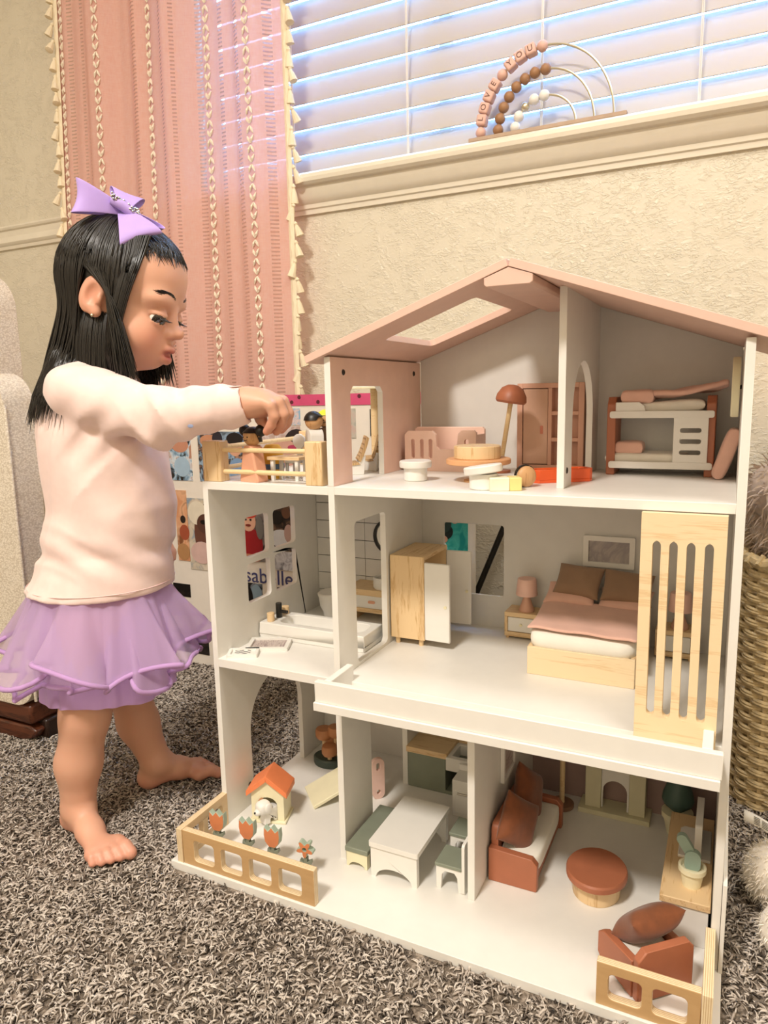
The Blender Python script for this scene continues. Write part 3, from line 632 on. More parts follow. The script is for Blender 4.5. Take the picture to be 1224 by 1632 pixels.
def nightstand(x, label, l2):
    t = thing('toy_nightstand', label, 'nightstand', (x, 33.0, MZ))
    MB().box(-3.2, 3.2, -2.4, 2.6, 4.3, 5.2).build('tabletop', PINEX, t, bevel=.08); MB().box(-3.2, 3.2, -2.4, 2.6, .4, 1.3).build('base', PINEX, t, bevel=.06)
    for a in (-3.2, 2.6): MB().box(a, a+.6, -2.4, 2.6, 1.3, 4.3).build('side_panel', PINE, t, bevel=.05)
    d = MB().box(-2.55, 2.55, -2.3, 2.3, 1.4, 4.2).build('drawer', WHITE, t, bevel=.08); MB().lathe([(0,0), (.28,0), (.28,.2), (0,.2)], n=10).xf(Matrix.Translation((0, -2.3, 2.8)) @ Matrix.Rotation(PI/2, 4, 'X')).build('knob', CREAM, d)
    for a in (-2.9, 2.3): MB().box(a, a+.5, -2.2, 2.4, 0, .4).build('foot', PINE, t)
    l = thing('toy_table_lamp', l2, 'lamp', (x+.6, 32.6, MZ+5.2))
    MB().lathe([(0, 0), (1.45, 0), (1.5, .3), (1.0, 1.6), (.55, 3.0), (.5, 3.4), (0, 3.4)], n=20).build('base', PEACHC, l)
    MB().lathe([(0, 3.2), (2.0, 3.2), (2.05, 3.4), (1.75, 6.3), (1.65, 6.45), (0, 6.45)], n=24).build('lamp_shade', mat('lamp_blush', '#eec3b4', .5), l)
nightstand(23.5, 'pine toy nightstand with white drawer left of the bed', 'blush shaded toy lamp on the left nightstand')
nightstand(50.8, 'pine toy nightstand seen behind the slatted birch screen', 'blush shaded toy lamp seen behind the slatted screen')
flatframe('toy_picture_frame', 'white framed beach print hung above the toy bed', (38.6, 36.0, 50.4), 9.2, 5.9, 0, PALM, (PI/2, 0, 0), .8, .95)

# ============================================================ TOYS: ground floor (z 0)
t = thing('toy_dog_house', 'cream toy dog house with orange roof inside the plywood fence', 'dog house', (-18.5, 5.9, 0), math.radians(17))
MB().box(-3.6, 3.6, -3.0, 2.4, 0, .5).build('base', CREAM, t, bevel=.1)
gab = [(-3.2, .5), (-1.9, .5), (-1.9, 3.4)]+[(-1.9*math.cos(PI*i/10), 3.4+1.7*math.sin(PI*i/10)) for i in range(1, 10)]+[(1.9, 3.4), (1.9, .5), (3.2, .5), (3.2, 6.0), (0, 8.5), (-3.2, 6.0)]
MB().plate('y', -2.5, -1.9, gab).build('front_wall', CREAM, t, bevel=.05)
MB().plate('y', 1.5, 2.1, [(-3.2, .5), (3.2, .5), (3.2, 6.0), (0, 8.5), (-3.2, 6.0)]).build('back_wall', CREAM, t)
for x in (-3.2, 2.6): MB().box(x, x+.6, -1.9, 1.5, .5, 6.1).build('side_wall', CREAM, t)
for s in (-1, 1): MB().plate('y', -3.1, 2.5, [(0, 8.55), (s*4.0, 5.4), (s*4.0, 6.5), (0, 9.7)]).build('roof_panel', ORANGE, t, bevel=.07)
t = thing('toy_dog', 'white wooden toy dog peeping out of the dog house', 'dog', (-17.6, 2.9, 0), math.radians(-20))
MB().plate('x', -.9, .9, [(-1.0, .5), (.2, .5), (.3, 1.4), (1.0, 1.4), (1.2, .5), (2.2, .5), (2.2, 3.3), (.3, 3.4), (-.9, 3.0)]).build('body', WHITE, t, bevel=.15)
MB().ball((.25, -.9, 4.0), (1.25, 1.4, 1.25), 16, 10, e=.7).build('head', WHITE, t); MB().ball((.35, -2.2, 3.55), (.75, .7, .6), 12, 8).build('muzzle', WHITE, t); MB().ball((-1.0, -.5, 4.2), (.3, .8, 1.0), 12, 8).build('ear', mat('tan_paint', '#b08058', .5), t); MB().ball((1.5, -.5, 4.1), (.3, .8, 1.0), 12, 8).build('ear', WHITE, t)
MB().ball((.4, -2.85, 3.7), .22, 8, 6).build('nose', BLACK, t)
SAGEL = mat('pale_sage_paint', '#a9b8a6', .5); TULO = mat('tulip_orange', '#d58558', .55, .06)
def flower(loc, label, tulip=True, rz=0):
    t = thing('toy_tulip' if tulip else 'toy_flower', label, 'flower', loc, rz)
    MB().plate('y', -.45, .45, rrect(-1.1, 1.1, 0, .7, .3)).build('base', SAGE, t, bevel=.08)
    MB().plate('y', -.4, .4, [(-.3, .7), (.3, .7), (.35, 1.6), (1.1, 2.4), (1.0, 3.0), (.3, 2.6), (.3, 3.4), (-.3, 3.4), (-.3, 2.4), (-1.0, 2.9), (-1.1, 2.2), (-.35, 1.5)]).build('stem', SAGE, t, bevel=.06)
    if tulip: lp = [(-.6, 3.3), (.6, 3.3), (1.35, 4.2), (1.55, 5.4), (1.45, 6.9), (.75, 6.2), (.0, 7.1), (-.75, 6.2), (-1.45, 6.9), (-1.55, 5.4), (-1.35, 4.2)]
    else: lp = [((1.15+.45*math.cos(5*a))*math.cos(a-PI/2), 5.0+(1.15+.45*math.cos(5*a))*math.sin(a-PI/2)) for a in [2*PI*i/40 for i in range(40)]]
    b = MB().plate('y', -.55, .6, lp, [] if tulip else [[(.4*math.cos(a), 5+.4*math.sin(a)) for a in [2*PI*i/14 for i in range(14)]]]).build('bloom', SAGEL, t, bevel=.08)
    cz = 5.1; lf = [(x*.93, cz+(z-cz)*.93) for x, z in lp]
    MB().plate('y', -.62, -.55, lf, [] if tulip else [[(.42*math.cos(a), 5+.42*math.sin(a)) for a in [2*PI*i/14 for i in range(14)]]]).build('petal_face', TULO, b)
flower((-21.6, -6.2, 0), 'orange toy tulip nearest the left side fence', rz=.1)
flower((-15.2, -6.0, 0), 'orange toy tulip second from the left side fence', rz=.1)
flower((-9.8, -6.1, 0), 'orange toy tulip between a tulip and the round flower', rz=.1)
flower((-3.0, -6.4, 0), 'round five-petalled orange toy flower with a hole in its centre', False, .15)
t = thing('toy_slide', 'cream toy slide board with a pink ladder behind the ground floor wall', 'slide', (-14.6, 13.4, 0), math.radians(45))
MB().box(0, 14, -3.9, 3.9, 0, .7).xf(Matrix.Rotation(math.radians(-22), 4, 'Y')).build('slide_board', CREAM, t, bevel=.12)
for y in (-4.9, 4.0): MB().plate('y', y, y+.9, rrect(11.7, 14.3, 0, 8.6, 1.25, 6), [rrect(12.6, 13.4, 1.0, 2.0, .38), rrect(12.6, 13.4, 6.0, 7.7, .38)]).build('ladder_side', mat('pale_blush_paint', '#e9c4b6', .5), t, bevel=.1)
for z in (1.5, 3.6): MB().tube([(13.6, -4.2, z), (13.6, 4.2, z)], .4, 10).build('rung', BIRCHR, t)
t = thing('toy_tree', 'brown capped toy mushroom tree on a dark green oval base', 'toy tree', (-18.2, 27.5, 0))
MB().lathe([(0, 0), (3.6, 0), (3.7, .3), (3.7, 1.5), (3.4, 1.8), (0, 1.8)], n=28, sy=.75).build('base', mat('dark_green_paint', '#3d4a40', .5), t)
CAP = mat('tan_cap_paint', '#bd8257', .55, .05)
for x, y, h, r in ((-1.3, .2, 5.6, 1.9), (1.4, .6, 6.4, 1.7), (.9, -1.4, 2.8, 1.7), (-.3, 1.2, 4.0, 1.3)):
    st = MB().tube([(x, y, 1.7), (x, y, h+.5)], .5, 10).build('stem', PINE, t); MB().lathe([(0, h), (r*.8, h), (r, h+.5), (r*1.02, h+1.6), (r*.9, h+2.2), (0, h+2.4)], c=(x, y, 0), n=18).build('cap', CAP, st)
def arched_leg(m, y0, y1, x0, x1, h, ins=1.0):
    c = (x0+x1)/2; r = (x1-x0)/2-ins
    return m.plate('y', y0, y1, [(x0, 0), (x0+ins, 0)]+[(c-r*math.cos(PI*i/14), r*.62*math.sin(PI*i/14)+.0) for i in range(1, 14)]+[(x1-ins, 0), (x1, 0), (x1, h), (x0, h)])
t = thing('toy_bench', 'sage topped cream toy bench along the ground floor wall', 'bench', (3.9, 5.4, 0))
MB().box(-2.2, 2.2, -6.9, 6.9, 2.75, 3.65).build('seat', SAGE, t, bevel=.15)
for y in (-6.7, 5.5): arched_leg(MB(), y, y+1.2, -2.0, 2.0, 2.75, .5).build('leg', CREAM, t, bevel=.06)
t = thing('toy_table', 'white toy dining table with arched ends between green seats', 'table', (11.2, 5.2, 0))
MB().plate('z', 5.5, 6.4, rrect(-4.5, 4.5, -7.5, 7.5, .4)).build('tabletop', WHITE, t, bevel=.18)
for y in (-7.2, 6.2): arched_leg(MB(), y, y+1.0, -4.2, 4.2, 5.5, .9).build('leg', WHITE, t, bevel=.06)
def toy_chair(loc, label, group='sage toy dining chairs'):
    t = thing('toy_chair', label, 'chair', loc, 0, group)
    MB().box(-2.4, 2.2, -2.6, 2.6, 4.0, 4.6).build('seat', SAGE, t, bevel=.12)
    for y in (-2.4, 1.8): MB().plate('y', y, y+.6, [(-2.2, 0), (-1.4, 0), (-1.2, 2.6), (-.7, 3.3), (.9, 3.3), (1.4, 2.6), (1.6, 0), (2.2, 0), (2.2, 4.0), (-2.2, 4.0)]).build('leg_panel', WHITE, t, bevel=.06)
    MB().plate('x', 2.25, 2.75, rrect(-2.6, 2.6, 0, 8.8, .5)).build('backrest', WHITE, t, bevel=.1)
    return t
toy_chair((20.3, 2.2, 0), 'sage seated white toy chair at the near end of the dining table', None)
toy_chair((19.6, 10.6, 0), 'sage seated white toy chair at the far end of the dining table', None)
t = thing('toy_stove', 'white toy kitchen unit standing behind the far dining chair', 'cabinet', (16.0, 22.0, 0))
MB().box(-2.6, 2.8, -2.2, 2.2, 0, 7.4).build('body', WHITE, t, bevel=.15); d = MB().box(-2.2, 2.4, -2.4, -2.15, 1.0, 5.4).build('door', WHITE, t, bevel=.08); MB().tube([(-1.4, -2.6, 5.0), (1.6, -2.6, 5.0)], .2, 8).build('handle', CHROME, d)
MB().box(-2.6, 2.8, 1.7, 2.2, 7.4, 8.6).build('splashback', WHITE, t, bevel=.1)
t = thing('toy_kitchen_sink', 'sage toy kitchen cabinet with pine top and white sink', 'kitchen cabinet', (8.6, 30.8, 0))
MB().box(-7.3, 1.0, -4.6, 5.0, 0, 7.6).build('body', SAGE, t, bevel=.1)
MB().box(1.0, 9.0, 4.4, 5.0, 0, 7.6).build('back_panel', SAGE, t); MB().box(1.0, 9.0, -4.6, 4.4, 0, .8).build('bottom_panel', SAGE, t, bevel=.06); MB().box(8.4, 9.0, -4.6, 4.4, .8, 5.4).build('side_panel', SAGE, t)
MB().plate('z', 7.6, 8.8, [(-7.5, -4.9), (1.4, -4.9), (1.4, 2.0), (9.2, 2.0), (9.2, 5.1), (-7.5, 5.1)]).build('worktop', PINEX, t, bevel=.1)
MB().plate('z', 5.4, 8.2, [(1.2, -5.0), (9.2, -5.0), (9.2, 1.9), (1.2, 1.9)], [[(2.2, -3.8), (8.2, -3.8), (8.2, 1.0), (2.2, 1.0)]]).build('sink', WHITE, t, bevel=.12); MB().box(2.1, 8.3, -3.9, 1.1, 5.4, 5.9).build('basin', SAGE, t)
# sofa against the inner wall
t = thing('toy_sofa', 'terracotta toy sofa with cream seat along the living room wall', 'sofa', (25.3, 15.2, 0))
def arm(y): return MB().plate('y', y, y+1.3, [(0, 0), (7.9, 0), (8.1, .3), (8.1, 4.6), (7.2, 5.6), (0, 5.9)])
arm(-10.2).build('arm', TERRA, t, bevel=.14); arm(8.6).build('arm', TERRA, t, bevel=.14)
MB().plate('x', .1, 1.3, rrect(-8.9, 8.6, .4, 9.4, 1.2)).build('backrest', TERRA, t, bevel=.14); MB().box(1.3, 7.6, -8.9, 8.6, .4, 2.4).build('seat_base', TERRA, t, bevel=.1)
slab(3.3, 8.6, 1.5).xf(Matrix.Translation((4.7, -.1, 3.7))).build('seat_cushion', LINEN, t, ang=80)
def facing(n, up, roll=0):
    n = Vector(n).normalized(); x = Vector(up).cross(n).normalized(); y = n.cross(x)
    return (Matrix((x, y, n)).transposed() @ Matrix.Rotation(math.radians(roll), 3, 'Z')).to_euler()
SOFROT = lambda a, r: facing((1, -a*1.6, .32), (0, 0, 1), 45+r*.3)
pillow('sofa_cushion', 'rust velvet cushion at the near end of the toy sofa', (29.0, 9.8, 8.6), (4.1, 4.1, 1.7), RUST, SOFROT(.28, 18), 'cushion', pinch=.86)
pillow('sofa_cushion', 'rust velvet cushion at the far end of the toy sofa', (28.4, 18.8, 9.2), (4.1, 4.1, 1.7), RUST, SOFROT(.1, 10), 'cushion', pinch=.86)
flatframe('toy_picture_frame', 'white toy frame hung on the living room wall over sofa', (24.95, 16.6, 16.6), 7.6, 7.2, 0, SEA, (PI/2, 0, PI/2)).rotation_euler = (PI/2, 0, PI/2)
t = thing('toy_coffee_table', 'oval terracotta toy coffee table on a round pine base', 'table', (42.0, 9.5, 0))
MB().lathe([(0, 0), (3.6, 0), (3.7, .15), (3.7, 3.0), (0, 3.0)], n=36, sy=1.1).build('base', PINE, t); MB().lathe([(0, 3.0), (4.5, 3.0), (4.75, 3.25), (4.75, 4.0), (4.55, 4.3), (0, 4.3)], n=44, sy=1.12).build('tabletop', TERRA, t)
t = thing('toy_fireplace', 'cream toy fireplace with arched opening on the mauve wall', 'fireplace', (41.5, 33.4, 0))
STONE = mat('pale_olive_cream', '#d5cfae', .55, .03)
MB().box(-6.5, 6.5, -2.6, 2.4, 0, 1.0).build('hearth', STONE, t, bevel=.1)
for x in (-5.4, 2.6): MB().box(x, x+2.9, -1.5, 2.3, 1.0, 12.5).build('pillar', STONE, t, bevel=.08)
MB().plate('y', -.9, 0, [(-2.5, 1.0), (-2.2, 1.0), (-2.2, 4.6)]+[(-2.2*math.cos(PI*i/12), 4.6+2.2*math.sin(PI*i/12)) for i in range(1, 12)]+[(2.2, 4.6), (2.2, 1.0), (2.6, 1.0), (2.6, 12.5), (-2.5, 12.5)]).build('arch_panel', WHITE, t, bevel=.05)
MB().box(-6.6, 6.6, -2.4, 2.4, 12.5, 13.6).build('mantel', STONE, t, bevel=.1)
t = thing('toy_floor_lamp', 'tall slim toy floor lamp in the corner behind the sofa', 'lamp', (31.8, 31.5, 0))
MB().lathe([(0, 0), (2.3, 0), (2.3, .8), (0, .8)], n=26).build('base', mat('umber_paint', '#8d6a52', .5), t, bevel=.1); MB().tube([(0,0,.6), (0,0,17)], .5, 10).build('pole', BIRCHR, t); MB().lathe([(0, 16.6), (3.0, 16.6), (3.0, 17), (2.0, 20), (0, 20.2)], n=24).build('shade', TERRA, t)
t = thing('toy_plant', 'dark teal domed toy plant in a cream pot behind sideboard', 'potted plant', (52.6, 31.3, 0))
MB().lathe([(0, 0), (1.7, 0), (2.4, 3.2), (2.7, 3.3), (2.7, 4.3), (0, 4.3)], n=24).build('pot', CREAM, t); MB().lathe([(0, 4.3), (.9, 4.4), (2.4, 5.8), (2.75, 6.6), (2.6, 7.6), (1.7, 10.4), (1.2, 11.0), (0, 11.2)], n=26).build('foliage', mat('dark_teal_paint', '#4a6259', .5, .05), t)
t = thing('toy_sideboard', 'white toy sideboard with pine top along the right wall', 'sideboard', (55.3, 14.6, 0))
MB().box(-3.1, 3.2, -11.2, 11.2, 0, 6.0).build('body', WHITE, t, bevel=.1); MB().box(-3.4, 3.45, -11.5, 11.5, 6.0, 7.1).build('worktop', PINEY, t, bevel=.12)
t = thing('toy_television', 'white toy television slab upright on its base plate', 'television', (56.3, 17.4, 7.1))
MB().plate('z', 0, .5, [(-2.6, -4.2), (2.1, -4.2), (2.1, 4.2), (-2.0, 4.2), (-2.6, 3.6)]).build('base', WHITE, t, bevel=.12); MB().plate('x', -.3, .75, rrect(-4.6, 4.6, .5, 6.2, .5)).build('screen_panel', WHITE, t, bevel=.12)
t = thing('toy_cactus', 'pale green toy cactus in a cream pot on the sideboard', 'potted plant', (56.0, 7.2, 7.1))
MB().lathe([(0, 0), (1.3, 0), (1.65, 2.3), (1.95, 2.4), (1.95, 3.1), (1.6, 3.15), (1.4, 2.7), (0, 2.6)], n=24).build('pot', CREAM, t)
CACT = mat('cactus_green', '#9db3a6', .5, .04)
MB().plate('y', -.5, .5, rrect(-1.1, 1.1, 2.4, 5.6, 1.05, 8)).build('paddle', CACT, t, bevel=.2); MB().plate('y', -.45, .45, rrect(-.75, .75, -1.6, 1.6, .73, 8)).xf(Matrix.Translation((-1.1, .3, 6.2)) @ Matrix.Rotation(math.radians(-32), 4, 'Y')).build('paddle', CACT, t, bevel=.18)
# armchair
t = thing('toy_armchair', 'terracotta toy armchair with cream seat behind the right fence', 'armchair', (50.6, -4.2, 0), math.radians(-48))
# local: faces -X, back along Y at +X
for y in (-4.5, 3.3): MB().plate('y', y, y+1.2, [(-4.2, .9), (-3.4, .2), (3.6, .2), (3.6, 5.6), (-3.0, 4.9), (-4.2, 4.0)]).build('arm', TERRA, t, bevel=.14)
MB().plate('x', 3.6, 4.8, [(-4.3, .2), (4.3, .2), (4.3, 6.6), (3.6, 7.4), (-3.2, 7.4), (-4.3, 6.2)]).build('backrest', TERRA, t, bevel=.16)
MB().box(-3.6, 3.6, -3.3, 3.3, .3, 2.0).build('seat_base', TERRA, t, bevel=.1); slab(3.5, 3.2, 1.3).xf(Matrix.Translation((-.1, 0, 3.2))).build('seat_cushion', LINEN, t, ang=80)
pillow('armchair_cushion', 'rust velvet cushion leaning in the toy armchair', (51.0, -3.7, 7.2), (4.4, 3.3, 2.0), RUST, facing((-.5, .5, .68), (-.7, .7, 0), 0), 'cushion', pinch=.92)
# ============================================================ CURTAIN
def curtain_mats():
    t = NT('pink_curtain_weave'); uv = t.new('ShaderNodeUVMap'); sp = t.new('ShaderNodeSeparateXYZ'); t.link(uv.outputs[0], sp.inputs[0])
    U, V = sp.outputs[0], sp.outputs[1]
    def M(op, a, b=None, c=None):
        n = t.new('ShaderNodeMath', operation=op)
        for i, x in enumerate((a, b, c)):
            if x is None: continue
            if isinstance(x, (int, float)): n.inputs[i].default_value = x
            else: t.link(x, n.inputs[i])
        return n.outputs[0]
    band = None
    for c, w in ((-126.2, .9), (-121.0, .5), (-118, .5), (-99.5, 1.05), (-88.5, .7), (-84.5, .5), (-78, .95), (-69.2, .75), (-63.0, .95), (-54.2, .95)):
        b = M('LESS_THAN', M('ABSOLUTE', M('SUBTRACT', U, c)), w); band = b if band is None else M('MAXIMUM', band, b)
    bars = M('LESS_THAN', M('FRACT', M('MULTIPLY', V, 1/1.0)), .42)
    hole = M('MULTIPLY', band, bars)
    # woven cloth texture
    cmb = t.new('ShaderNodeCombineXYZ'); t.link(M('MULTIPLY', U, 3.2), cmb.inputs[0]); t.link(M('MULTIPLY', V, .5), cmb.inputs[1])
    n1 = t.noise(cmb.outputs[0], 1, 2); cmb2 = t.new('ShaderNodeCombineXYZ'); t.link(M('MULTIPLY', U, .5), cmb2.inputs[0]); t.link(M('MULTIPLY', V, 3.0), cmb2.inputs[1]); n2 = t.noise(cmb2.outputs[0], 1, 2)
    mixn = M('MULTIPLY_ADD', n2, .5, M('MULTIPLY', n1, .5))
    col = t.ramp(mixn, [(.32, lin('#f5c3b2')), (.68, lin('#ffddd0'))])
    t.link(col, t.b.inputs['Base Color']); t.b.inputs['Roughness'].default_value = .9; t.bump(mixn, .25, .08)
    tr = t.new('ShaderNodeBsdfTranslucent'); tr.inputs[0].default_value = lin('#f0b4b4')
    mx = t.new('ShaderNodeMixShader'); mx.inputs[0].default_value = .42; t.link(t.b.outputs[0], mx.inputs[1]); t.link(tr.outputs[0], mx.inputs[2])
    tp = t.new('ShaderNodeBsdfTransparent'); m2 = t.new('ShaderNodeMixShader')
    t.link(M('MULTIPLY_ADD', hole, .5, .03), m2.inputs[0]); t.link(mx.outputs[0], m2.inputs[1]); t.link(tp.outputs[0], m2.inputs[2])
    t.link(m2.outputs[0], t.n['Material Output'].inputs[0]); return t.m
CURT = curtain_mats(); EMB = mat('cream_embroidery', '#f3e6d0', .9, .04)
CZ0, CZ1 = 1.0, 214.0
def cur(u, z):
    """cloth coordinate u (-133..-49), height z -> point; folds deepen upward, the left edge leans out below"""
    k = .55+.45*min(1, max(0, (z-60)/120))
    x = u+(u+49)/84*(z-138)*-.06*(1 if u < -60 else .6)
    y = 68.5+k*(1.7*math.sin((u+133)*.235+.4)+.9*math.sin((u+133)*.46+1.2+.004*z)+.35*math.sin((u+133)*1.05))-(1.2 if -103 < u < -96 else 0)*k*math.sin(PI*(u+103)/7)
    return Vector((x, y, z))
curtain = thing('curtain', 'pink woven curtain with cream embroidered stripes and tasselled edges', 'curtain', (0, 0, 0))
def curtain_cloth():
    nu, nz = 240, 70; m = MB(); us = [-133+84*i/nu for i in range(nu+1)]; zs = [CZ0+(CZ1-CZ0)*j/nz for j in range(nz+1)]
    m.grid([[cur(u, z) for z in zs] for u in us])
    o = m.build('cloth', CURT, curtain, ang=180, weld=False); me = o.data; uvl = me.uv_layers.new(name='UVMap')
    for l in me.loops:
        i, j = divmod(l.vertex_index, nz+1); uvl.data[l.index].uv = (us[i], zs[j])
curtain_cloth()
def stitch_col(u, z0=70, z1=212, per=4.7, w=1.0):
    m = MB(); z = z0
    while z < z1:
        for s in (-1, 1):
            for h, (a, b) in enumerate(((.12, 1.0), (1.0, .12))):
                p0 = cur(u+s*w*a, z+h*per/2+.15); p1 = cur(u+s*w*b, z+h*per/2+per/2-.35); mid = (p0+p1)/2; off = Vector((0, -.3, 0))
                m.tube([p0+off, mid+off*1.5, p1+off], [.12, .42, .12], 5)
        z += per
    m.build('embroidery', EMB, curtain)
for u in (-130.0, -112.2, -94.5, -74.2, -59.0): stitch_col(u)
TAS = mat('cream_tassel', '#efe0c2', .95, .06, bump=.4, bscale=4)
for e, s in ((-133.0, -1), (-49.0, 1)):
    m = MB(); P = []
    for j in range(160):
        z = CZ0+(CZ1-CZ0)*j/159; p = cur(e, z); P.append([(p.x-s*1.5, p.y-.35, z), (p.x-s*.7+.18*math.sin(j*1.9), p.y-.7, z), (p.x+s*.25, p.y-.35, z)])
    m.grid(P).build('braid', TAS, curtain)
    base = None
    for j in range(28):
        z = 210-4.7*j; p = cur(e, z)
        if base is None:
            base = MB().lathe([(.12, 0), (.3, -.3), (.55, -.7), (.38, -1.15), (.75, -2.2), (1.15, -4.4), (.6, -4.6), (0, -4.5)], n=9).build('tassel', TAS, curtain); base.location = Vector((p.x+s*.5, p.y-.4, z))*S; base.rotation_euler = (0, s*-.35, 0)
        else: child_copy(base, (p.x+s*.5, p.y-.4, z), (random.uniform(-.2, .2), -s*random.uniform(.05, .55), random.uniform(0, 3)), (1, 1, random.uniform(.85, 1.1)))

# ============================================================ RAINBOW ABACUS ON THE SILL
ab = thing('rainbow_abacus', 'three-arched bead rainbow with letter cubes standing on the window sill', 'abacus', (16.3, 74.4, 138.0))
MB().box(-17.8, 17.8, -1.6, 1.6, 0, .9).build('base', mat('greige_wood', '#b39a83', .6, .06), ab, bevel=.12)
GOLD = mat('brass_wire', '#d6cbb0', .4, .05, metal=1); BEADP = mat('blush_bead', '#dcb2a2', .5, .05); BEADB = mat('brown_bead', '#9c7350', .5, .1); BEADW = mat('marble_bead', '#e9e6df', .35, .05); LETT = mat('letter_brown', '#6d4437', .6)
def arc(rx_, rz_, a): return Vector((-.2+rx_*math.cos(a), 0, .9+rz_*math.sin(a)))
for nm, rx_, rz_ in (('outer', 15.1, 17.0), ('middle', 10.9, 12.1), ('inner', 6.9, 6.7)):
    MB().tube([arc(rx_, rz_, PI*i/40) for i in range(41)], .26, 8).build('wire', GOLD, ab)
def along(rx_, rz_, d):
    a = PI; s = 0
    while s < d: a -= .002; s += .002*math.hypot(rx_*math.sin(a), rz_*math.cos(a))
    return a
d = 1.3
for ch in 'oLOVEoYOUo':
    r = 1.25 if ch == 'o' else 1.4
    a = along(15.1, 17.0, d); p = arc(15.1, 17.0, a); tg = math.atan2(17.0*-math.cos(a)*-1*-1, 15.1*math.sin(a))
    tang = Vector((15.1*math.sin(a), 0, -17.0*math.cos(a))).normalized(); th = math.atan2(tang.z, tang.x)
    if ch == 'o' and d > 0:
        b = MB().ball((0,0,0), 1.25, 16, 12).build('bead', BEADP, ab); b.location = p*S
    else:
        b = MB().box(-1.2, 1.2, -1.2, 1.2, -1.2, 1.2).build('letter_bead', BEADP, ab, bevel=.42, seg=3); b.location = p*S; b.rotation_euler = (0, -th, 0)
        text_obj(ch, 'letter', LETT, 1.75, b, .05, Matrix.Translation(Vector((0, -1.22, 0))*S) @ Matrix.Rotation(PI/2, 4, 'X'))
    d += 2.58
for k, (rx_, rz_, m, r, n, st, d0) in enumerate(((10.9, 12.1, BEADB, 1.22, 8, 2.42, 1.2), (6.9, 6.7, BEADW, 1.2, 5, 2.35, 1.1))):
    for i in range(n):
        a = along(rx_, rz_, d0+st*i); b = MB().ball((0,0,0), r if not (k == 1 and i == 2) else .95, 16, 12).build('bead', GOLD if (k == 1 and i == 2) else m, ab); b.location = arc(rx_, rz_, a)*S

# ============================================================ PHOTO BOARD BEHIND THE HOUSE
PB = thing('photo_board', 'white cardboard photo board with a pink band standing behind the dollhouse', 'poster', (-47, 65.4, -1.2))
PAPER = mat('poster_white', '#efe6d8', .7, .02)
MB().box(-50, 49.6, 0, .6, 0, 81.4).build('board', PAPER, PB)
MB().box(-50, 49.6, -.25, .02, 78.7, 81.6).build('band', mat('pink_band', '#d6507a', .6, .05), PB)
DOTM = mat('maroon_dot', '#5d1f2e', .6); dt = None
for i in range(24):
    x = -48+4.1*i+(1.1 if i % 3 else -.6); z = 80.9-(1.3 if i % 2 else 0)
    if dt is None: dt = MB().lathe([(0, 0), (.55, 0), (.5, .12), (0, .14)], n=12).xf(Matrix.Rotation(PI/2, 4, 'X')).build('dot', DOTM, PB); dt.location = Vector((x, -.22, z))*S
    else: child_copy(dt, (x, -.22, z))
def photo(x0, x1, z0, z1, cols, sc=.18, shapes=()):
    t = NT('photo_print'); n = t.noise(t.coord((1, 1, 1)), sc, 2, .5, 1.0); k = len(cols)
    t.link(t.ramp(n, [(.36+.30*i/max(1, k-1), lin(c)) for i, c in enumerate(cols)]), t.b.inputs['Base Color']); t.b.inputs['Roughness'].default_value = .35
    cx, cz = (x0+x1)/2, (z0+z1)/2
    p = MB().box(-(x1-x0)/2, (x1-x0)/2, -.22, 0, -(z1-z0)/2, (z1-z0)/2).build('photo', t.m, PB); p.location = Vector((cx+47, 0, cz+1.2))*S
    for j, (dx, dz, rx_, rz_, c) in enumerate(shapes):
        MB().lathe([(1, 0), (1, .03+.015*j)], n=20).xf(Matrix.Translation((dx, -.22-.02*j-.02, dz)) @ Matrix.Diagonal((rx_, 1, rz_, 1)) @ Matrix.Rotation(PI/2, 4, 'X')).build('figure', mat('print_'+c[1:], c, .4, .05), p)
photo(-95, -84.6, 56, 71, ('#2a2724', '#8fb0c8', '#d9e2e8', '#b98a72'), .3, ((1.2, 3, 3.2, 2.2, '#c98f74'), (1.6, -3.4, 3, 3, '#a9c4d8')))
photo(-81.8, -64.3, 56, 70.5, ('#5f7da0', '#9fb7cc', '#2c2a2b', '#b58e78'), .3, ((-4.5, 4.6, 3.4, 1.8, '#c98f6c'), (4.6, 3.2, 2.6, 2.9, '#d6a284'), (4.6, 5.2, 2.9, 1.8, '#231d1c'), (-1.5, 5.2, 1.8, 2.2, '#2d2b33'), (5.2, -3.6, 3, 3.4, '#7d9cc0')))
photo(-62.2, -46.6, 59.8, 72.0, ('#bfa49a', '#ded0cc', '#a98478'), .3, ((9.5-2.8, 1.2, 4.2, 4.2, '#2b1f20'), (2.4, -1.4, 4.6, 4.2, '#d0a08e'), (5.6, .4, 1.9, .7, '#b23a5c'), (-3.6, -2.4, 3.4, 2.6, '#d9c3c0'), (4.0, -2.2, .8, .35, '#3a2523'), (3.5, -6.6, 5.6, 1.8, '#6d3a34')))
photo(-52.4, -46.4, 72.3, 76.8, ('#9fc0d6', '#e9cdc5', '#8fb4cf'), .5)
photo(-92, -87.6, 31.4, 53, ('#d99a70', '#e6b48c', '#8a5636'), .2, ((.8, -2, 1.9, 2.4, '#a8553a'), (.5, 2, 1.0, 1.2, '#2a211c'), (0, -8, 2.4, 2.6, '#b98a5c')))
photo(-87.4, -77, 29, 50.8, ('#dcd0bc', '#cfc1aa', '#8e9fae'), .3, ((2.0, .5, 5.0, 9.0, '#6b4436'), (.4, 4.2, 1.6, .8, '#19120f'), (-1.4, 6.5, 3.6, 3.6, '#e6dcc6'), (-.5, -5.5, 4.2, 3.4, '#d8b6ac'), (1.5, 3.4, 3.2, 3.0, '#5a3a2f'), (.8, 3.9, 1.2, .7, '#120d0b')))
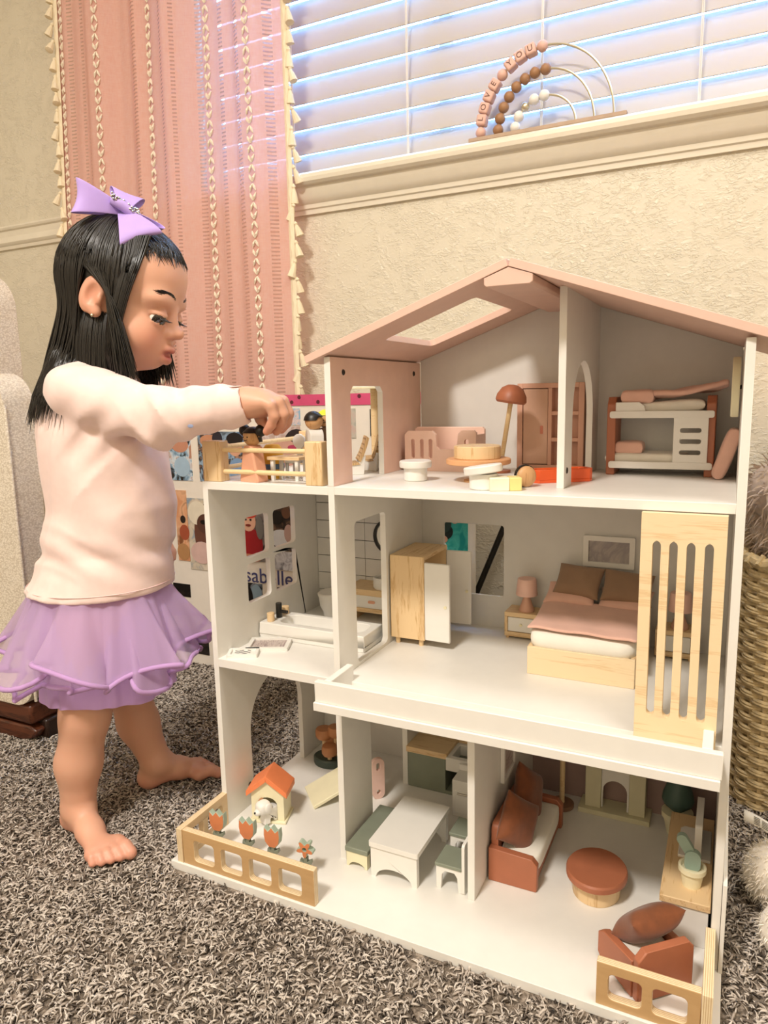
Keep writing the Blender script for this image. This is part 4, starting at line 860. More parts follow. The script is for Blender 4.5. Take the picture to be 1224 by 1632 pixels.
photo(-70.2, -59.4, 33.4, 48.6, ('#5a4742', '#8c8480', '#3a2e2c'), .25, ((.4, -2.6, 3.9, 4.6, '#9e1c22'), (-.4, 4.0, 2.6, 2.9, '#e0ac90'), (0, 6.4, 2.7, 1.5, '#c9402e'), (-.6, -6.7, 4.2, 1.2, '#c98a6c'), (-1.2, 4.5, .35, .3, '#1f1512'), (.5, 4.5, .35, .3, '#1f1512'), (-.4, 2.9, .9, .35, '#7a2a22'), (3.6, 2.4, 1.3, 3.4, '#77736f')))
photo(-58.8, -49.6, 37.2, 50.6, ('#191514', '#3a2c26', '#8a6a54'), .4, ((0, -3.2, 3.9, 2.6, '#dfe2e6'), (2.6, -1.6, 1.5, 2.6, '#c3a296'), (-1.2, 2.8, 2.2, 2, '#15110f'), (2, 4.2, 1.4, 1.6, '#6d4a36')))
photo(-58.6, -49.8, 31.6, 37.0, ('#b4b4ba', '#e0e0e4', '#7d7c84'), .3)
photo(-69, -61.6, 15.8, 26.8, ('#191718', '#8e98a2', '#5a3d2a'), .25, ((1.6, 2.2, 2.0, 3.0, '#8fa6b6'), (-1.2, 1, 1.6, 3.6, '#141213')))
photo(-56.4, -50.6, 21.8, 26.4, ('#191718', '#4a4240', '#c9bdb0'), .4)
photo(-33.4, -29.6, 69, 76.6, ('#a8a89c', '#c6bdb0', '#d0a79c'), .2); photo(-25.4, -19.6, 69.5, 76.4, ('#121110', '#1b1918', '#54504c'), .3, ((.4, -1.2, .9, .9, '#d0c8c0'),))
photo(-14.4, .8, 35.2, 49.6, ('#2c9a90', '#4bb0a4', '#1f8a84'), .25, ((3.2+1.0, 6.4, 1.0, .7, '#d9b0a0'), (1.2, 3.6, 2.6, 2.2, '#1f2a2a'), (.6, 5.6, 2.8, 2.6, '#30423f'), (.2, 1.6, 2.2, 1.2, '#c99a80'), (.4, -.6, 1.9, 1.8, '#e3eef0'), (4.9, -3.6, .8, .5, '#d6392e')))
photo(-96.4, -82.6, 2.2, 9.4, ('#0f0e0d', '#191614', '#2a2320'), .3); photo(-95, -88.4, 20, 24, ('#0f0e0d', '#191614', '#2a2320'), .3)
o = text_obj('Isabelle', 'lettering', mat('marker_blue', '#4a4a78', .7), 6.2, None, .06, Matrix.Translation(Vector((12.5-24.8-.7, -.12, 30.2))*S) @ Matrix.Rotation(PI/2, 4, 'X')); o.parent = PB
# pole leaning in the gap
pl = thing('black_pole', 'thin black pole leaning on the wall behind the bedroom window hole', 'pole', (-10.0, 66, -1.4))
MB().tube([(0, 0, 0), (6.6, 2.0, 18), (24.8, 7.6, 66)], .75, 10).build('shaft', BLACK, pl); MB().ball((0, 0, .2), (.95, .95, .6), 10, 6).build('foot', DARK, pl)

# ============================================================ BASKET, THROW, PLUSH TOYS
SEAG = mat('seagrass', '#dcc79c', .8, .22, scale=1.2, bump=.4, bscale=3)
bk = thing('seagrass_basket', 'tall woven seagrass basket on the carpet right of the dollhouse', 'basket', (78, 60.5, -1.4))
def loop(hx, hy, r, n): 
    L = rrect(-hx, hx, -hy, hy, r, 8); P = [Vector((x, y, 0)) for x, y in L]; P.append(P[0]); seg = [0]
    for a, b in zip(P, P[1:]): seg.append(seg[-1]+(b-a).length)
    out = []
    for i in range(n):
        s = seg[-1]*i/n; k = max(j for j in range(len(seg)-1) if seg[j] <= s); out.append(P[k].lerp(P[k+1], (s-seg[k])/max(1e-6, seg[k+1]-seg[k])))
    return out
def strand(ph):
    n = 198; L = loop(16.5, 13.5, 6, n); c = []
    for i, p in enumerate(L):
        nrm = Vector((p.x/16.5, p.y/13.5, 0)).normalized(); c.append(p+nrm*.55*math.sin(2*PI*i/11+ph)+Vector((0, 0, .2*math.sin(2*PI*i/11+ph+1.1))))
    m = MB(); m.tube(c, .46, 6, closed=True); m.tube([p+Vector((0, 0, .52)) for p in c], .4, 6, closed=True); return m
s0 = strand(0).build('woven_strand', SEAG, bk); s1 = strand(PI).build('woven_strand', SEAG, bk); s0.location = (0, 0, .6*S); s1.location = (0, 0, 1.78*S)
for i in range(2, 41): child_copy(s0 if i % 2 == 0 else s1, (0, 0, .6+1.18*i))
sk = None
for p in loop(16.2, 13.2, 6, 44):
    if sk is None: sk = MB().box(-.45, .45, -.45, .45, 0, 48).build('stake', SEAG, bk); sk.location = p*S
    else: child_copy(sk, p)
m = MB(); L = loop(16.7, 13.7, 6, 150)
m.tube([p+Vector((0, 0, 49.2+.3*math.sin(i*.9))) for i, p in enumerate(L)], 1.15, 8, closed=True)
for i in range(0, 150, 3): m.tube([L[i]*1.0+Vector((0, 0, 48.0)), L[i]*1.07+Vector((0, 0, 49.2)), L[i]*1.0+Vector((0, 0, 50.5))], .5, 5)
m.build('rim', SEAG, bk)
MB().box(-15.5, 15.5, -12.5, 12.5, .2, 1).build('bottom', SEAG, bk)
def fluffy(name, label, cat, blobs, col, L, n, mname, wd=.16):
    t = thing(name, label, cat, blobs[0][0]); o0 = Vector(blobs[0][0]); mm = mat(mname, col, .95, .15, scale=.8, sheen=.4); b = MB(); f = MB()
    for c, r in blobs:
        b.ball(Vector(c)-o0, r, 24, 16)
        for i in range(int(n*r[0]*r[2])):
            v = Vector((random.gauss(0,1), random.gauss(0,1), random.gauss(0,1))).normalized()
            if v.z < -.75: continue
            p = Vector(c)-o0+Vector((v.x*r[0], v.y*r[1], v.z*r[2])); d = (v+Vector((random.gauss(0,.45), random.gauss(0,.45), random.gauss(0,.45)-.35))).normalized(); q = v.cross(Vector((random.random(), random.random(), random.random()))).normalized()*wd
            l = L*random.uniform(.6, 1.2); e = p+d*l*.55; e2 = p+d*l+Vector((0, 0, -.22*l))
            f.add([p-q, p+q, e+q*.7, e-q*.7, e2], [(0, 1, 2, 3), (3, 2, 4)])
    b.build('body', mm, t, ang=80); f.build('fur', mm, t, weld=False)['kind'] = 'stuff'; return t
fluffy('fur_throw', 'fluffy taupe faux fur throw heaped in the seagrass basket', 'throw', [((74, 57, 53), (12, 10, 8)), ((69, 56, 60), (8.5, 8.5, 6.5)), ((84, 60, 56), (10, 10, 9))], '#d8c4b4', 3.0, 13, 'taupe_fur', .2)
pillow('basket_pillow', 'white soft pillow on top of the fur throw in the basket', (77, 62, 68.5), (11, 9, 4.5), LINEN, (0, .15, 0))
pillow('basket_cushion', 'pink soft cushion topmost in the seagrass basket', (77.5, 63, 74.5), (11.5, 9, 4.2), mat('coral_plush', '#e79a8f', .9, .05, sheen=.3), (0, .1, 0), 'cushion')
PL = fluffy('plush_animal', 'cream plush toy with a printed cloth tag on the carpet', 'plush toy', [((69.2, 21, 3.0), (6.0, 6.0, 5.2)), ((72.5, 22, 7.5), (4.2, 4.2, 4.0))], '#efe6d8', .9, 40, 'cream_plush', .12)
tg = MB(); P = []
for i in range(9):
    u = i/8; P.append([(-6.3+5.2*u, .5+.8*v-1.0*u, 7.9-1.7*u+.35*math.sin(u*3)+(1.5*v*(1-.15*u))) for v in (0, 1)])
tgo = tg.grid(P).build('cloth_tag', mat('tag_white', '#eeeae2', .8), PL); md = tgo.modifiers.new('s', 'SOLIDIFY'); md.thickness = .08*S
ln = MB()
for r in range(5):
    for s in range(3):
        u0 = .28+.22*s; v = .18+.15*r; a = [(-6.3+5.2*u, .5+.8*v-1.0*u-.1, 7.9-1.7*u+.35*math.sin(u*3)+1.5*v*(1-.15*u)+.02) for u in (u0, u0+.09, u0+.17)]; ln.tube(a, .045, 4)
ln.build('fine_print', DARK, PL)
fluffy('plush_animal', 'cream plush toy at the right photo edge before the tagged plush', 'plush toy', [((70.4, 8.5, 2.4), (5.2, 5.2, 4.4))], '#efe6d8', .9, 40, 'cream_plush', .12)

# ============================================================ UPHOLSTERED GLIDER
def boucle():
    t = NT('cream_boucle'); co = t.coord((1, 1, 1.5)); v = t.new('ShaderNodeTexVoronoi'); v.inputs['Scale'].default_value = 2.0; t.link(co, v.inputs['Vector'])
    t.link(t.ramp(v.outputs['Distance'], [(.1, lin('#efe6d6')), (.75, lin('#c9bca8'))]), t.b.inputs['Base Color']); t.b.inputs['Roughness'].default_value = .95; t.bump(v.outputs['Distance'], -.5, .4); return t.m
BOU = boucle()
ch = thing('glider_chair', 'cream upholstered glider armchair at the left behind the child', 'armchair', (-108, 14, -1.4))
def softbox(x0, x1, y0, y1, z0, z1, r, m, name, edge=None):
    k = MB(); k.plate('y', y0, y1, rrect(x0, x1, z0, z1, r, 8)); return k.build(name, m, ch, bevel=1.3, seg=4)
softbox(-34, 22, -6.6, 1.2, 10, 88, 7, BOU, 'arm_panel')
softbox(-40, -1, 5, 17, 10, 114, 9, BOU, 'backrest')
MB().tube([(22.1, -6.3, 12), (22.1, -6.3, 80), (19.5, -6.5, 86.6), (15, -6.6, 88.2), (-30, -6.6, 88.2)], .35, 8).build('piping', BOU, ch)
WAL = wood('walnut', '#5e3320', '#3a1e12', 0, .5, .35)
MB().box(-34, 19, -5.8, 14, 5.0, 10).build('base_frame', WAL, ch, bevel=.8)
for y in (-5.2, 11): MB().plate('y', y, y+3, [(-34, 0), (13, 0), (18, 1.2), (19.5, 3.2), (17, 4.2), (-34, 3.4)]).build('rocker', WAL, ch, bevel=.5)
MB().box(3, 20.0, -2.6, 9.8, .4, 5.2).build('leg', mat('dark_wood', '#2b1a12', .4), ch, bevel=.6)
# ============================================================ CHILD
# local frame: x forward (towards the house), y to the child's left, z up
G = thing('person', 'toddler with black hair, lilac bow, pale pink top and lilac tulle skirt reaching toward dolls', 'person', (-44, -2, 0), math.radians(22))
class Field:
    def __init__(s, lo, hi, h):
        s.lo = np.array(lo, np.float32); s.h = h; s.n = np.ceil((np.array(hi)-np.array(lo))/h).astype(int)+1
        s.v = np.full(s.n, 50., np.float32)
    def sub(s, a, b, m):
        i0 = np.maximum(0, np.floor((np.minimum(a, b)-m-s.lo)/s.h).astype(int)); i1 = np.minimum(s.n, np.ceil((np.maximum(a, b)+m-s.lo)/s.h).astype(int)+1)
        sl = tuple(slice(x, y) for x, y in zip(i0, i1)); ax = [s.lo[k]+s.h*np.arange(i0[k], i1[k], dtype=np.float32) for k in range(3)]
        return sl, np.meshgrid(*ax, indexing='ij', sparse=True)
    def smin(s, sl, d, k):
        a = s.v[sl]
        if k <= 0: s.v[sl] = np.minimum(a, d); return
        hh = np.maximum(k-np.abs(a-d), 0)/k; s.v[sl] = np.minimum(a, d)-hh*hh*k*.25
    def smax(s, sl, d, k):
        a = s.v[sl]; hh = np.maximum(k-np.abs(a-d), 0)/k; s.v[sl] = np.maximum(a, d)+hh*hh*k*.25
    def cone(s, a, b, ra, rb, k=1.0, cut=False):
        a = np.array(a, float); b = np.array(b, float); R = max(ra, rb)
        sl, (X, Y, Z) = s.sub(a, b, R+2*k+1); d = b-a; dd = max(1e-6, d@d)
        t = np.clip(((X-a[0])*d[0]+(Y-a[1])*d[1]+(Z-a[2])*d[2])/dd, 0, 1)
        D = np.sqrt((X-a[0]-t*d[0])**2+(Y-a[1]-t*d[1])**2+(Z-a[2]-t*d[2])**2)-(ra+(rb-ra)*t)
        (s.smax(sl, -D, k) if cut else s.smin(sl, D, k))
    def chain(s, pts, rs, k=.4):
        for i in range(len(pts)-1): s.cone(pts[i], pts[i+1], rs[i], rs[i+1], k)
    def ell(s, c, r, k=1.0, M=None, cut=False):
        c = np.array(c, float); R = max(r); sl, (X, Y, Z) = s.sub(c, c, R+2*k+1)
        x, y, z = X-c[0], Y-c[1], Z-c[2]
        if M is not None: x, y, z = [M[i][0]*x+M[i][1]*y+M[i][2]*z for i in range(3)]
        q = np.sqrt((x/r[0])**2+(y/r[1])**2+(z/r[2])**2); g = np.sqrt((x/r[0]**2)**2+(y/r[1]**2)**2+(z/r[2]**2)**2)
        D = q*(q-1)/np.maximum(g, 1e-4)
        (s.smax(sl, -D, k) if cut else s.smin(sl, D.astype(np.float32), k))
    def mesh(s):
        v = s.v; neg = v < 0; nx, ny, nz = v.shape
        cnt = np.zeros((nx-1, ny-1, nz-1), np.uint8); sh = [(i, j, k) for i in (0, 1) for j in (0, 1) for k in (0, 1)]
        for i, j, k in sh: cnt += neg[i:nx-1+i, j:ny-1+j, k:nz-1+k]
        act = (cnt > 0) & (cnt < 8); I = np.argwhere(act); idx = np.full(act.shape, -1, np.int32); idx[act] = np.arange(len(I), dtype=np.int32)
        acc = np.zeros((len(I), 3)); num = np.zeros(len(I))
        for a in sh:
            for ax in range(3):
                if a[ax]: continue
                b = list(a); b[ax] = 1
                va = v[I[:,0]+a[0], I[:,1]+a[1], I[:,2]+a[2]]; vb = v[I[:,0]+b[0], I[:,1]+b[1], I[:,2]+b[2]]
                m = (va < 0) != (vb < 0); t = np.where(m, va/np.where(m, va-vb, 1), 0)
                p = np.tile(np.array(a, float), (len(I), 1)); p[:,ax] = t; acc[m] += p[m]; num[m] += 1
        P = s.lo+s.h*(I+acc/num[:,None]); F = []
        for ax in range(3):
            o1, o2 = [(1, 2), (2, 0), (0, 1)][ax]; A = np.swapaxes(neg, 0, ax) if False else neg
            sa = [slice(None)]*3; sb = [slice(None)]*3; sa[ax] = slice(0, -1); sb[ax] = slice(1, None)
            ch = np.argwhere(neg[tuple(sa)] != neg[tuple(sb)])
            ch = ch[(ch[:,o1] > 0) & (ch[:,o2] > 0) & (ch[:,o1] < s.n[o1]-1) & (ch[:,o2] < s.n[o2]-1)]
            inside = neg[ch[:,0], ch[:,1], ch[:,2]]
            e1 = np.zeros(3, int); e1[o1] = 1; e2 = np.zeros(3, int); e2[o2] = 1
            g = lambda q: idx[q[:,0], q[:,1], q[:,2]]
            q = np.stack([g(ch-e1-e2), g(ch-e2), g(ch), g(ch-e1)], 1); q[~inside] = q[~inside][:, ::-1]; F.append(q)
        return P, np.concatenate(F)
def np_mesh(name, P, F, m, parent, relax=0, cols=None):
    if relax:
        E = np.concatenate([F[:, [0,1]], F[:, [1,2]], F[:, [2,3]], F[:, [3,0]]])
        for _ in range(relax):
            A = np.zeros_like(P); c = np.zeros(len(P))
            for k in range(3): A[:,k] = np.bincount(E[:,0], P[E[:,1],k], len(P))+np.bincount(E[:,1], P[E[:,0],k], len(P))
            c = np.bincount(E[:,0], minlength=len(P))+np.bincount(E[:,1], minlength=len(P)); P = P*.5+.5*A/np.maximum(c, 1)[:,None]
    me = bpy.data.meshes.new(name); nf = len(F); me.vertices.add(len(P)); me.vertices.foreach_set('co', (P*S).astype(np.float32).ravel())
    me.loops.add(nf*4); me.loops.foreach_set('vertex_index', F.astype(np.int32).ravel()); me.polygons.add(nf)
    me.polygons.foreach_set('loop_start', np.arange(0, nf*4, 4, dtype=np.int32)); me.polygons.foreach_set('loop_total', np.full(nf, 4, np.int32)); me.polygons.foreach_set('use_smooth', np.ones(nf, bool)); me.update(); me.validate()
    if cols is not None:
        at = me.color_attributes.new('tint', 'FLOAT_COLOR', 'POINT'); cc = cols(P); at.data.foreach_set('color', np.concatenate([cc, np.ones((len(P), 1))], 1).astype(np.float32).ravel())
    me.materials.append(m); o = bpy.data.objects.new(name, me); COL.objects.link(o); o.parent = parent; return o
def skin_mat():
    t = NT('skin'); a = t.new('ShaderNodeVertexColor', layer_name='tint'); t.link(a.outputs[0], t.b.inputs['Base Color']); t.b.inputs['Roughness'].default_value = .48
    t.b.inputs['Subsurface Weight'].default_value = .25; t.b.inputs['Subsurface Radius'].default_value = (.008, .003, .0018); t.b.inputs['Subsurface Scale'].default_value = .5
    t.bump(t.noise(t.coord(), 2.5, 3), .06, .08); return t.m
SKIN = skin_mat()
# head frame
HP = math.radians(13); HC = np.array([4.3, 0, 99.8]); HM = np.array([[math.cos(HP), 0, math.sin(HP)], [0, 1, 0], [-math.sin(HP), 0, math.cos(HP)]])   # columns: head axes in body frame
YW = math.radians(-2); RZ = np.array([[math.cos(YW), -math.sin(YW), 0], [math.sin(YW), math.cos(YW), 0], [0, 0, 1]]); HM = RZ @ HM
h2l = lambda p: HC+HM @ np.array(p, float)
l2h = lambda P: (P-HC) @ HM
HI = HM.T
B = Field((-17, -21, -1.6), (38, 20, 112.5), .3)
def he(c, r, k=1.0, cut=False, M=None): B.ell(h2l(c), r, k, HI if M is None else M @ HI, cut)
# legs
for hip, kn, calf, an, heel, mid, ball, dv, sgn in (
    ((-4, -5.2, 40), (-6.6, -6.8, 22.5), (-8.6, -7.1, 13), (-9.3, -7.5, 4.2), (-11.3, -6.0, 1.1), (-5.4, -10.9, 1.7), (-1.2, -14.4, .45), (.77, -.64), 1),
    ((-4, 5.2, 40), (-5.2, 8.6, 21.5), (-3.9, 9.3, 13), (-.6, 9.0, 4.6), (-2.2, 8.6, 1.2), (3.4, 11.6, 1.7), (6.6, 13.4, .5), (.88, .47), -1)):
    B.cone(hip, kn, 6.6, 4.25, 2.0); B.cone(kn, calf, 4.25, 3.95, 2.0); B.cone(calf, an, 3.95, 2.95, 2.0)
    B.cone(an, heel, 2.7, 2.2, 1.2); B.cone(an, mid, 2.6, 2.1, 1.5); B.cone(heel, mid, 2.2, 1.9, 1.2); B.cone(mid, ball, 2.1, 1.5, 1.2)
    d = np.array([dv[0], dv[1], 0]); q = np.array([-dv[1], dv[0], 0])*sgn; bl = np.array(ball)
    B.cone(bl-q*2.2, bl+q*2.1, 1.4, 1.6, 1.4); B.cone(np.array(mid)-q*.9, bl-q*1.8, 1.7, 1.2, 1.2)
    for o, ln_, r in ((2.75, 3.9, 1.2), (1.05, 3.6, .88), (-.45, 3.1, .82), (-1.85, 2.5, .78), (-3.1, 1.7, .74)):
        b0 = bl+q*o*.95; m_ = b0+d*ln_*.62+np.array([0, 0, .35]); e = b0+d*ln_+q*o*.06+np.array([0, 0, -.45]); B.chain([b0, m_, e], [r*1.05, r*.95, r], .28)
# trunk, neck, arms
B.ell((-3.5, 0, 44), (9, 9.5, 8), 3); B.ell((-1.8, 0, 56), (9.2, 9.2, 11), 3); B.ell((-2.6, 0, 73), (8, 9.2, 11), 3)
B.cone((-2.8, 0, 80), h2l((-1.5, 0, -8)), 5.2, 4.6, 3)
SH, EL, WR = (-1.2, -9.0, 81.3), (12.6, -9.0, 77.0), (27.6, -8.6, 79.2)
B.cone(SH, EL, 4.0, 3.4, 1.5); B.cone(EL, WR, 3.4, 2.45, 1.5)
B.cone((-1.2, 8.6, 81), (-2.5, 12.2, 66), 4.0, 3.2, 1.5); B.cone((-2.5, 12.2, 66), (2.0, 12.6, 53), 3.2, 2.4, 1.5)
B.ell((3.0, 12.4, 50.5), (1.7, 1.5, 2.6), 1.0)
for j, o in enumerate((-1.1, -.4, .4, 1.1)): B.chain([(3.0+o, 12.2, 49), (3.3+o, 12.0, 47), (2.8+o, 11.6, 45.6)], [.75, .7, .62], .3)
B.chain([(4.2, 12, 51), (5.2, 11.6, 49.2), (5.3, 11.3, 48)], [.8, .75, .65], .4)
# right hand
B.ell((30.30, -8.4, 79.05), (3.2, 3.0, 1.9), 1.4); B.cone(WR, (30.10, -8.5, 79.25), 2.4, 2.1, 1.2)
B.ell((29.50, -6.9, 77.95), (1.7, 1.3, 1.4), .9)
for pts, r in (([(30.70, -10.5, 79.25), (31.90, -10.8, 78.65), (32.40, -10.6, 76.85), (31.70, -10.1, 75.35), (30.80, -9.7, 74.35)], .84),
               ([(31.10, -9.2, 79.55), (32.90, -9.3, 79.15), (33.70, -9.1, 77.15), (33.10, -8.7, 75.45), (32.20, -8.4, 74.25)], .9),
               ([(31.30, -7.8, 79.65), (33.30, -7.6, 79.25), (34.20, -7.3, 77.25), (33.70, -7.0, 75.65), (32.70, -6.9, 74.45)], .92),
               ([(31.10, -6.4, 79.45), (32.80, -6.0, 79.05), (33.50, -5.7, 77.35), (32.80, -5.8, 75.85), (31.80, -6.1, 74.65)], .88)):
    B.chain(pts, [r*1.1, r*1.12, r, r*.95, r*.82], .3)
B.chain([(29.10, -6.8, 77.95), (29.10, -6.3, 76.45), (29.80, -6.7, 75.15), (30.80, -7.2, 74.45)], [1.1, 1.0, .9, .76], .4)
# head
he((-.4, 0, 1.3), (10.2, 8.5, 9.6), 1); he((3.8, 0, 2.6), (6.6, 6.9, 6.2), 2.5); he((2.6, 0, -6.2), (6.8, 6.7, 7.4), 3)
for s in (-1, 1):
    he((5.0, s*4.2, -7.6), (3.7, 3.2, 3.5), 2.2); he((7.6, s*3.4, -1.1), (2.4, 3.0, 1.5), 1.8)
he((5.9, 0, -11.3), (2.6, 2.4, 2.0), 1.8); he((0.6, 0, -8.5), (6.3, 6.0, 4.8), 2.5); he((7.0, 0, -9.3), (2.9, 2.9, 2.7), 1.6)
for s in (-1, 1): he((9.7, s*3.45, -4.0), (1.9, 1.9, 1.25), 1.5, True)
B.cone(h2l((8.9, 0, -2.6)), h2l((10.2, 0, -5.6)), .8, 1.0, 1.3); he((10.75, 0, -6.2), (1.25, 1.3, 1.05), .7)
for s in (-1, 1): he((9.8, s*1.2, -6.6), (1.0, .8, .76), .5)
for s in (-1, 1): B.ell(h2l((10.15, s*.68, -7.4)), (.5, .38, .34), .25, HI, True)
# lips, parted slightly
for s in (-1, 1):
    B.chain([h2l((10.0, s*.1, -9.15)), h2l((9.6, s*1.1, -9.15)), h2l((8.4, s*2.2, -9.75))], [.82, .74, .32], .3)
    B.chain([h2l((9.5, 0, -11.0)), h2l((9.2, s*1.0, -10.85)), h2l((8.3, s*2.0, -10.1))], [.9, .78, .32], .3)
B.chain([h2l((9.9, -1.5, -9.95)), h2l((10.15, 0, -10.0)), h2l((9.9, 1.5, -9.95))], [.01, .01, .01], .01) if False else None
sl_, _ = B.sub(h2l((9.8, -1.5, -10)), h2l((9.8, 1.5, -10)), 1.2)
B.cone(h2l((9.9, -1.4, -10.0)), h2l((9.9, 1.4, -10.0)), .42, .42, .25, True)
# eyelids: upper lid lowered, small lower lid
EYE = [(7.95, s*3.4, -4.05) for s in (-1, 1)]
for e in EYE:
    c = h2l(e); sl, (X, Y, Z) = B.sub(c, c, 3.4); p = [HI[i][0]*(X-c[0])+HI[i][1]*(Y-c[1])+HI[i][2]*(Z-c[2]) for i in range(3)]
    D = np.sqrt(p[0]**2+p[1]**2+p[2]**2)-2.0
    up = np.maximum(D, -(p[2]+.05+.25*(np.abs(p[1])/1.5)**2*-1.0)*.95); lo = np.maximum(D, (p[2]+1.0-.10*p[1]**2)*.95)
    B.smin(sl, up.astype(np.float32), .28); B.smin(sl, lo.astype(np.float32), .28)
# ears
for s in (-1, 1):
    RX = np.array([[math.cos(.25), 0, -math.sin(.25)], [0, 1, 0], [math.sin(.25), 0, math.cos(.25)]])
    he((-1.2, s*8.4, -2.6), (2.1, 1.0, 3.3), .7, M=RX); he((-.8, s*9.4, -2.6), (1.15, .85, 1.9), .45, True, RX); he((-.3, s*8.3, -5.3), (1.0, .9, 1.0), .6); he((.3, s*8.8, -3.2), (.5, .5, .8), .4)
P, F = B.mesh()
def tint(P):
    base = np.array(lin('#d9a68b')[:3]); c = np.tile(base, (len(P), 1)); H_ = l2h(P)
    def mixin(w, h):
        nonlocal c; k = np.array(lin(h)[:3]); w = np.clip(w, 0, 1)[:,None]; c = c*(1-w)+k*w
    for s in (-1, 1): mixin(.5*np.exp(-(((H_-np.array([7.5, s*4.6, -7.6]))/np.array([3, 2.6, 2.4]))**2).sum(1)), '#d98a70')
    mixin(.45*np.exp(-(((H_-np.array([10.6, 0, -6.4]))/1.3)**2).sum(1)), '#cf8268')
    lip = np.exp(-(((H_-np.array([9.9, 0, -10.05]))/np.array([1.7, 2.2, 1.5]))**2).sum(1)**2*1.1); mixin(.95*lip, '#b0554d')
    for s in (-1, 1): mixin(.55*np.exp(-(((H_-np.array([-1, s*9, -3]))/np.array([2, 1.2, 3]))**2).sum(1)), '#cf8468')
    for s in (-1, 1): mixin(.35*np.exp(-(((H_-np.array([9.2, s*3.4, -2.9]))/np.array([1.6, 2.0, .8]))**2).sum(1)), '#a86a50')
    mixin(.45*np.clip((3.2-P[:,2])/3, 0, 1), '#d98f7c'); mixin(.5*((P[:,0] > 27.5) & (P[:,2] < 77.5) & (P[:,2] > 70))*np.clip((77.5-P[:,2])/3, 0, 1), '#cf7f68')
    return c
body = np_mesh('body', P, F, SKIN, G, 1, tint)
# eyes, brows, lashes
EYEW = mat('eye_white', '#ece6df', .2, .02); IRIS = mat('iris_dark', '#1c110b', .08, .1, coat=1); HAIRM = mat('black_hair', '#14100d', .34, .25, scale=1.2, spec=.6)
for e in EYE:
    eo = MB().ball((0,0,0), (1.72, 1.72, 1.72), 20, 14).build('eye', EYEW, G); eo.location = Vector(h2l(e))*S
    gz = (HM @ np.array([.70, -.52, -.40])); gz /= np.linalg.norm(gz); Q = Vector(gz).to_track_quat('Z', 'Y').to_matrix().to_4x4()
    MB().lathe([(0, 1.84), (.5, 1.82), (.95, 1.68), (1.34, 1.32), (1.3, 1.15)], n=18).xf(Q).build('iris', IRIS, eo)
def surf_x(y, z):
    for k in range(140):
        x = 13.5-.05*k; q = (h2l((x, y, z))-B.lo)/B.h; i = q.astype(int); f = q-i; c = 0
        for a in (0, 1):
            for b_ in (0, 1):
                for d_ in (0, 1): c += B.v[i[0]+a, i[1]+b_, i[2]+d_]*(f[0] if a else 1-f[0])*(f[1] if b_ else 1-f[1])*(f[2] if d_ else 1-f[2])
        if c < 0: return x
    return 9.0
br = MB(); la = MB()
for s in (-1, 1):
    for i in range(70):
        u = i/69; y = s*(1.7+3.7*u); z = -.75+.85*math.sin(u*2.3)-.35*u+random.uniform(-.22, .22); z += .3; y2, z2 = y+s*.8, z+.14; br.tube([h2l((surf_x(y, z)+.03, y, z)), h2l((surf_x((y+y2)/2, (z+z2)/2)+.06, (y+y2)/2, (z+z2)/2)), h2l((surf_x(y2, z2)+.03, y2, z2))], [.045, .06, .02], 4)
    e = EYE[0] if s < 0 else EYE[1]
    for i in range(17):
        a = -1.15+2.3*i/16; x0 = e[0]+2.0*math.cos(a)*.97; y0 = e[1]+2.0*math.sin(a)*.97; z0 = e[2]-.22+.25*(y0-e[1])**2*.25
        la.tube([h2l((x0, y0, z0)), h2l((x0+.45*math.cos(a), y0+.45*math.sin(a), z0-.28)), h2l((x0+.95*math.cos(a), y0+.95*math.sin(a), z0-.25))], [.08, .06, .015], 4)
br.build('eyebrows', HAIRM, G); la.build('eyelashes', HAIRM, G)
# ---- top
SHM = mat('pale_pink_jersey', '#f0d5cd', .9, .03, scale=.6, sheen=.25, bump=.12, bscale=9, bdist=.05)
T2 = Field((-22, -17, 42), (30, 19, 91), .42)
zt = [43, 45, 50, 53, 56, 61, 68, 75, 81, 85, 88]; fc = [-5.2, -4.9, -3.1, -2.5, -2.0, -1.0, -1.6, -2.7, -3.0, -3.0, -2.8]; at_ = [14.2, 13.6, 12.1, 11.4, 11.6, 11.5, 11.1, 10.2, 8.6, 6.9, 6.0]; bt = [13.6, 13.2, 12.0, 11.3, 11.6, 11.5, 11.5, 11.6, 10.6, 8.2, 6.6]
sl, (X, Y, Z) = T2.sub(np.array((-22, -17, 42)), np.array((30, 19, 91)), 0); z1 = Z[0,0]
cF, cA, cB = [np.interp(z1, zt, k).astype(np.float32)[None,None] for k in (fc, at_, bt)]
D = (np.sqrt(((X-cF)/cA)**2+(Y/cB)**2)-1)*np.minimum(cA, cB); D = np.maximum(D, Z-87.2)
T2.smin(sl, D.astype(np.float32), .1)
T2.cone((-1.6, -8.8, 81.4), (12.4, -9.0, 77.0), 5.1, 4.75, 1.5); T2.cone((12.4, -9.0, 77.0), (28.6, -8.6, 79.2), 4.6, 3.3, 2.0)
T2.cone((-1.6, 8.8, 81), (-2.6, 12.4, 66), 5.1, 4.3, 3.0); T2.cone((-2.6, 12.4, 66), (1.4, 12.8, 55), 4.2, 3.5, 2.0)
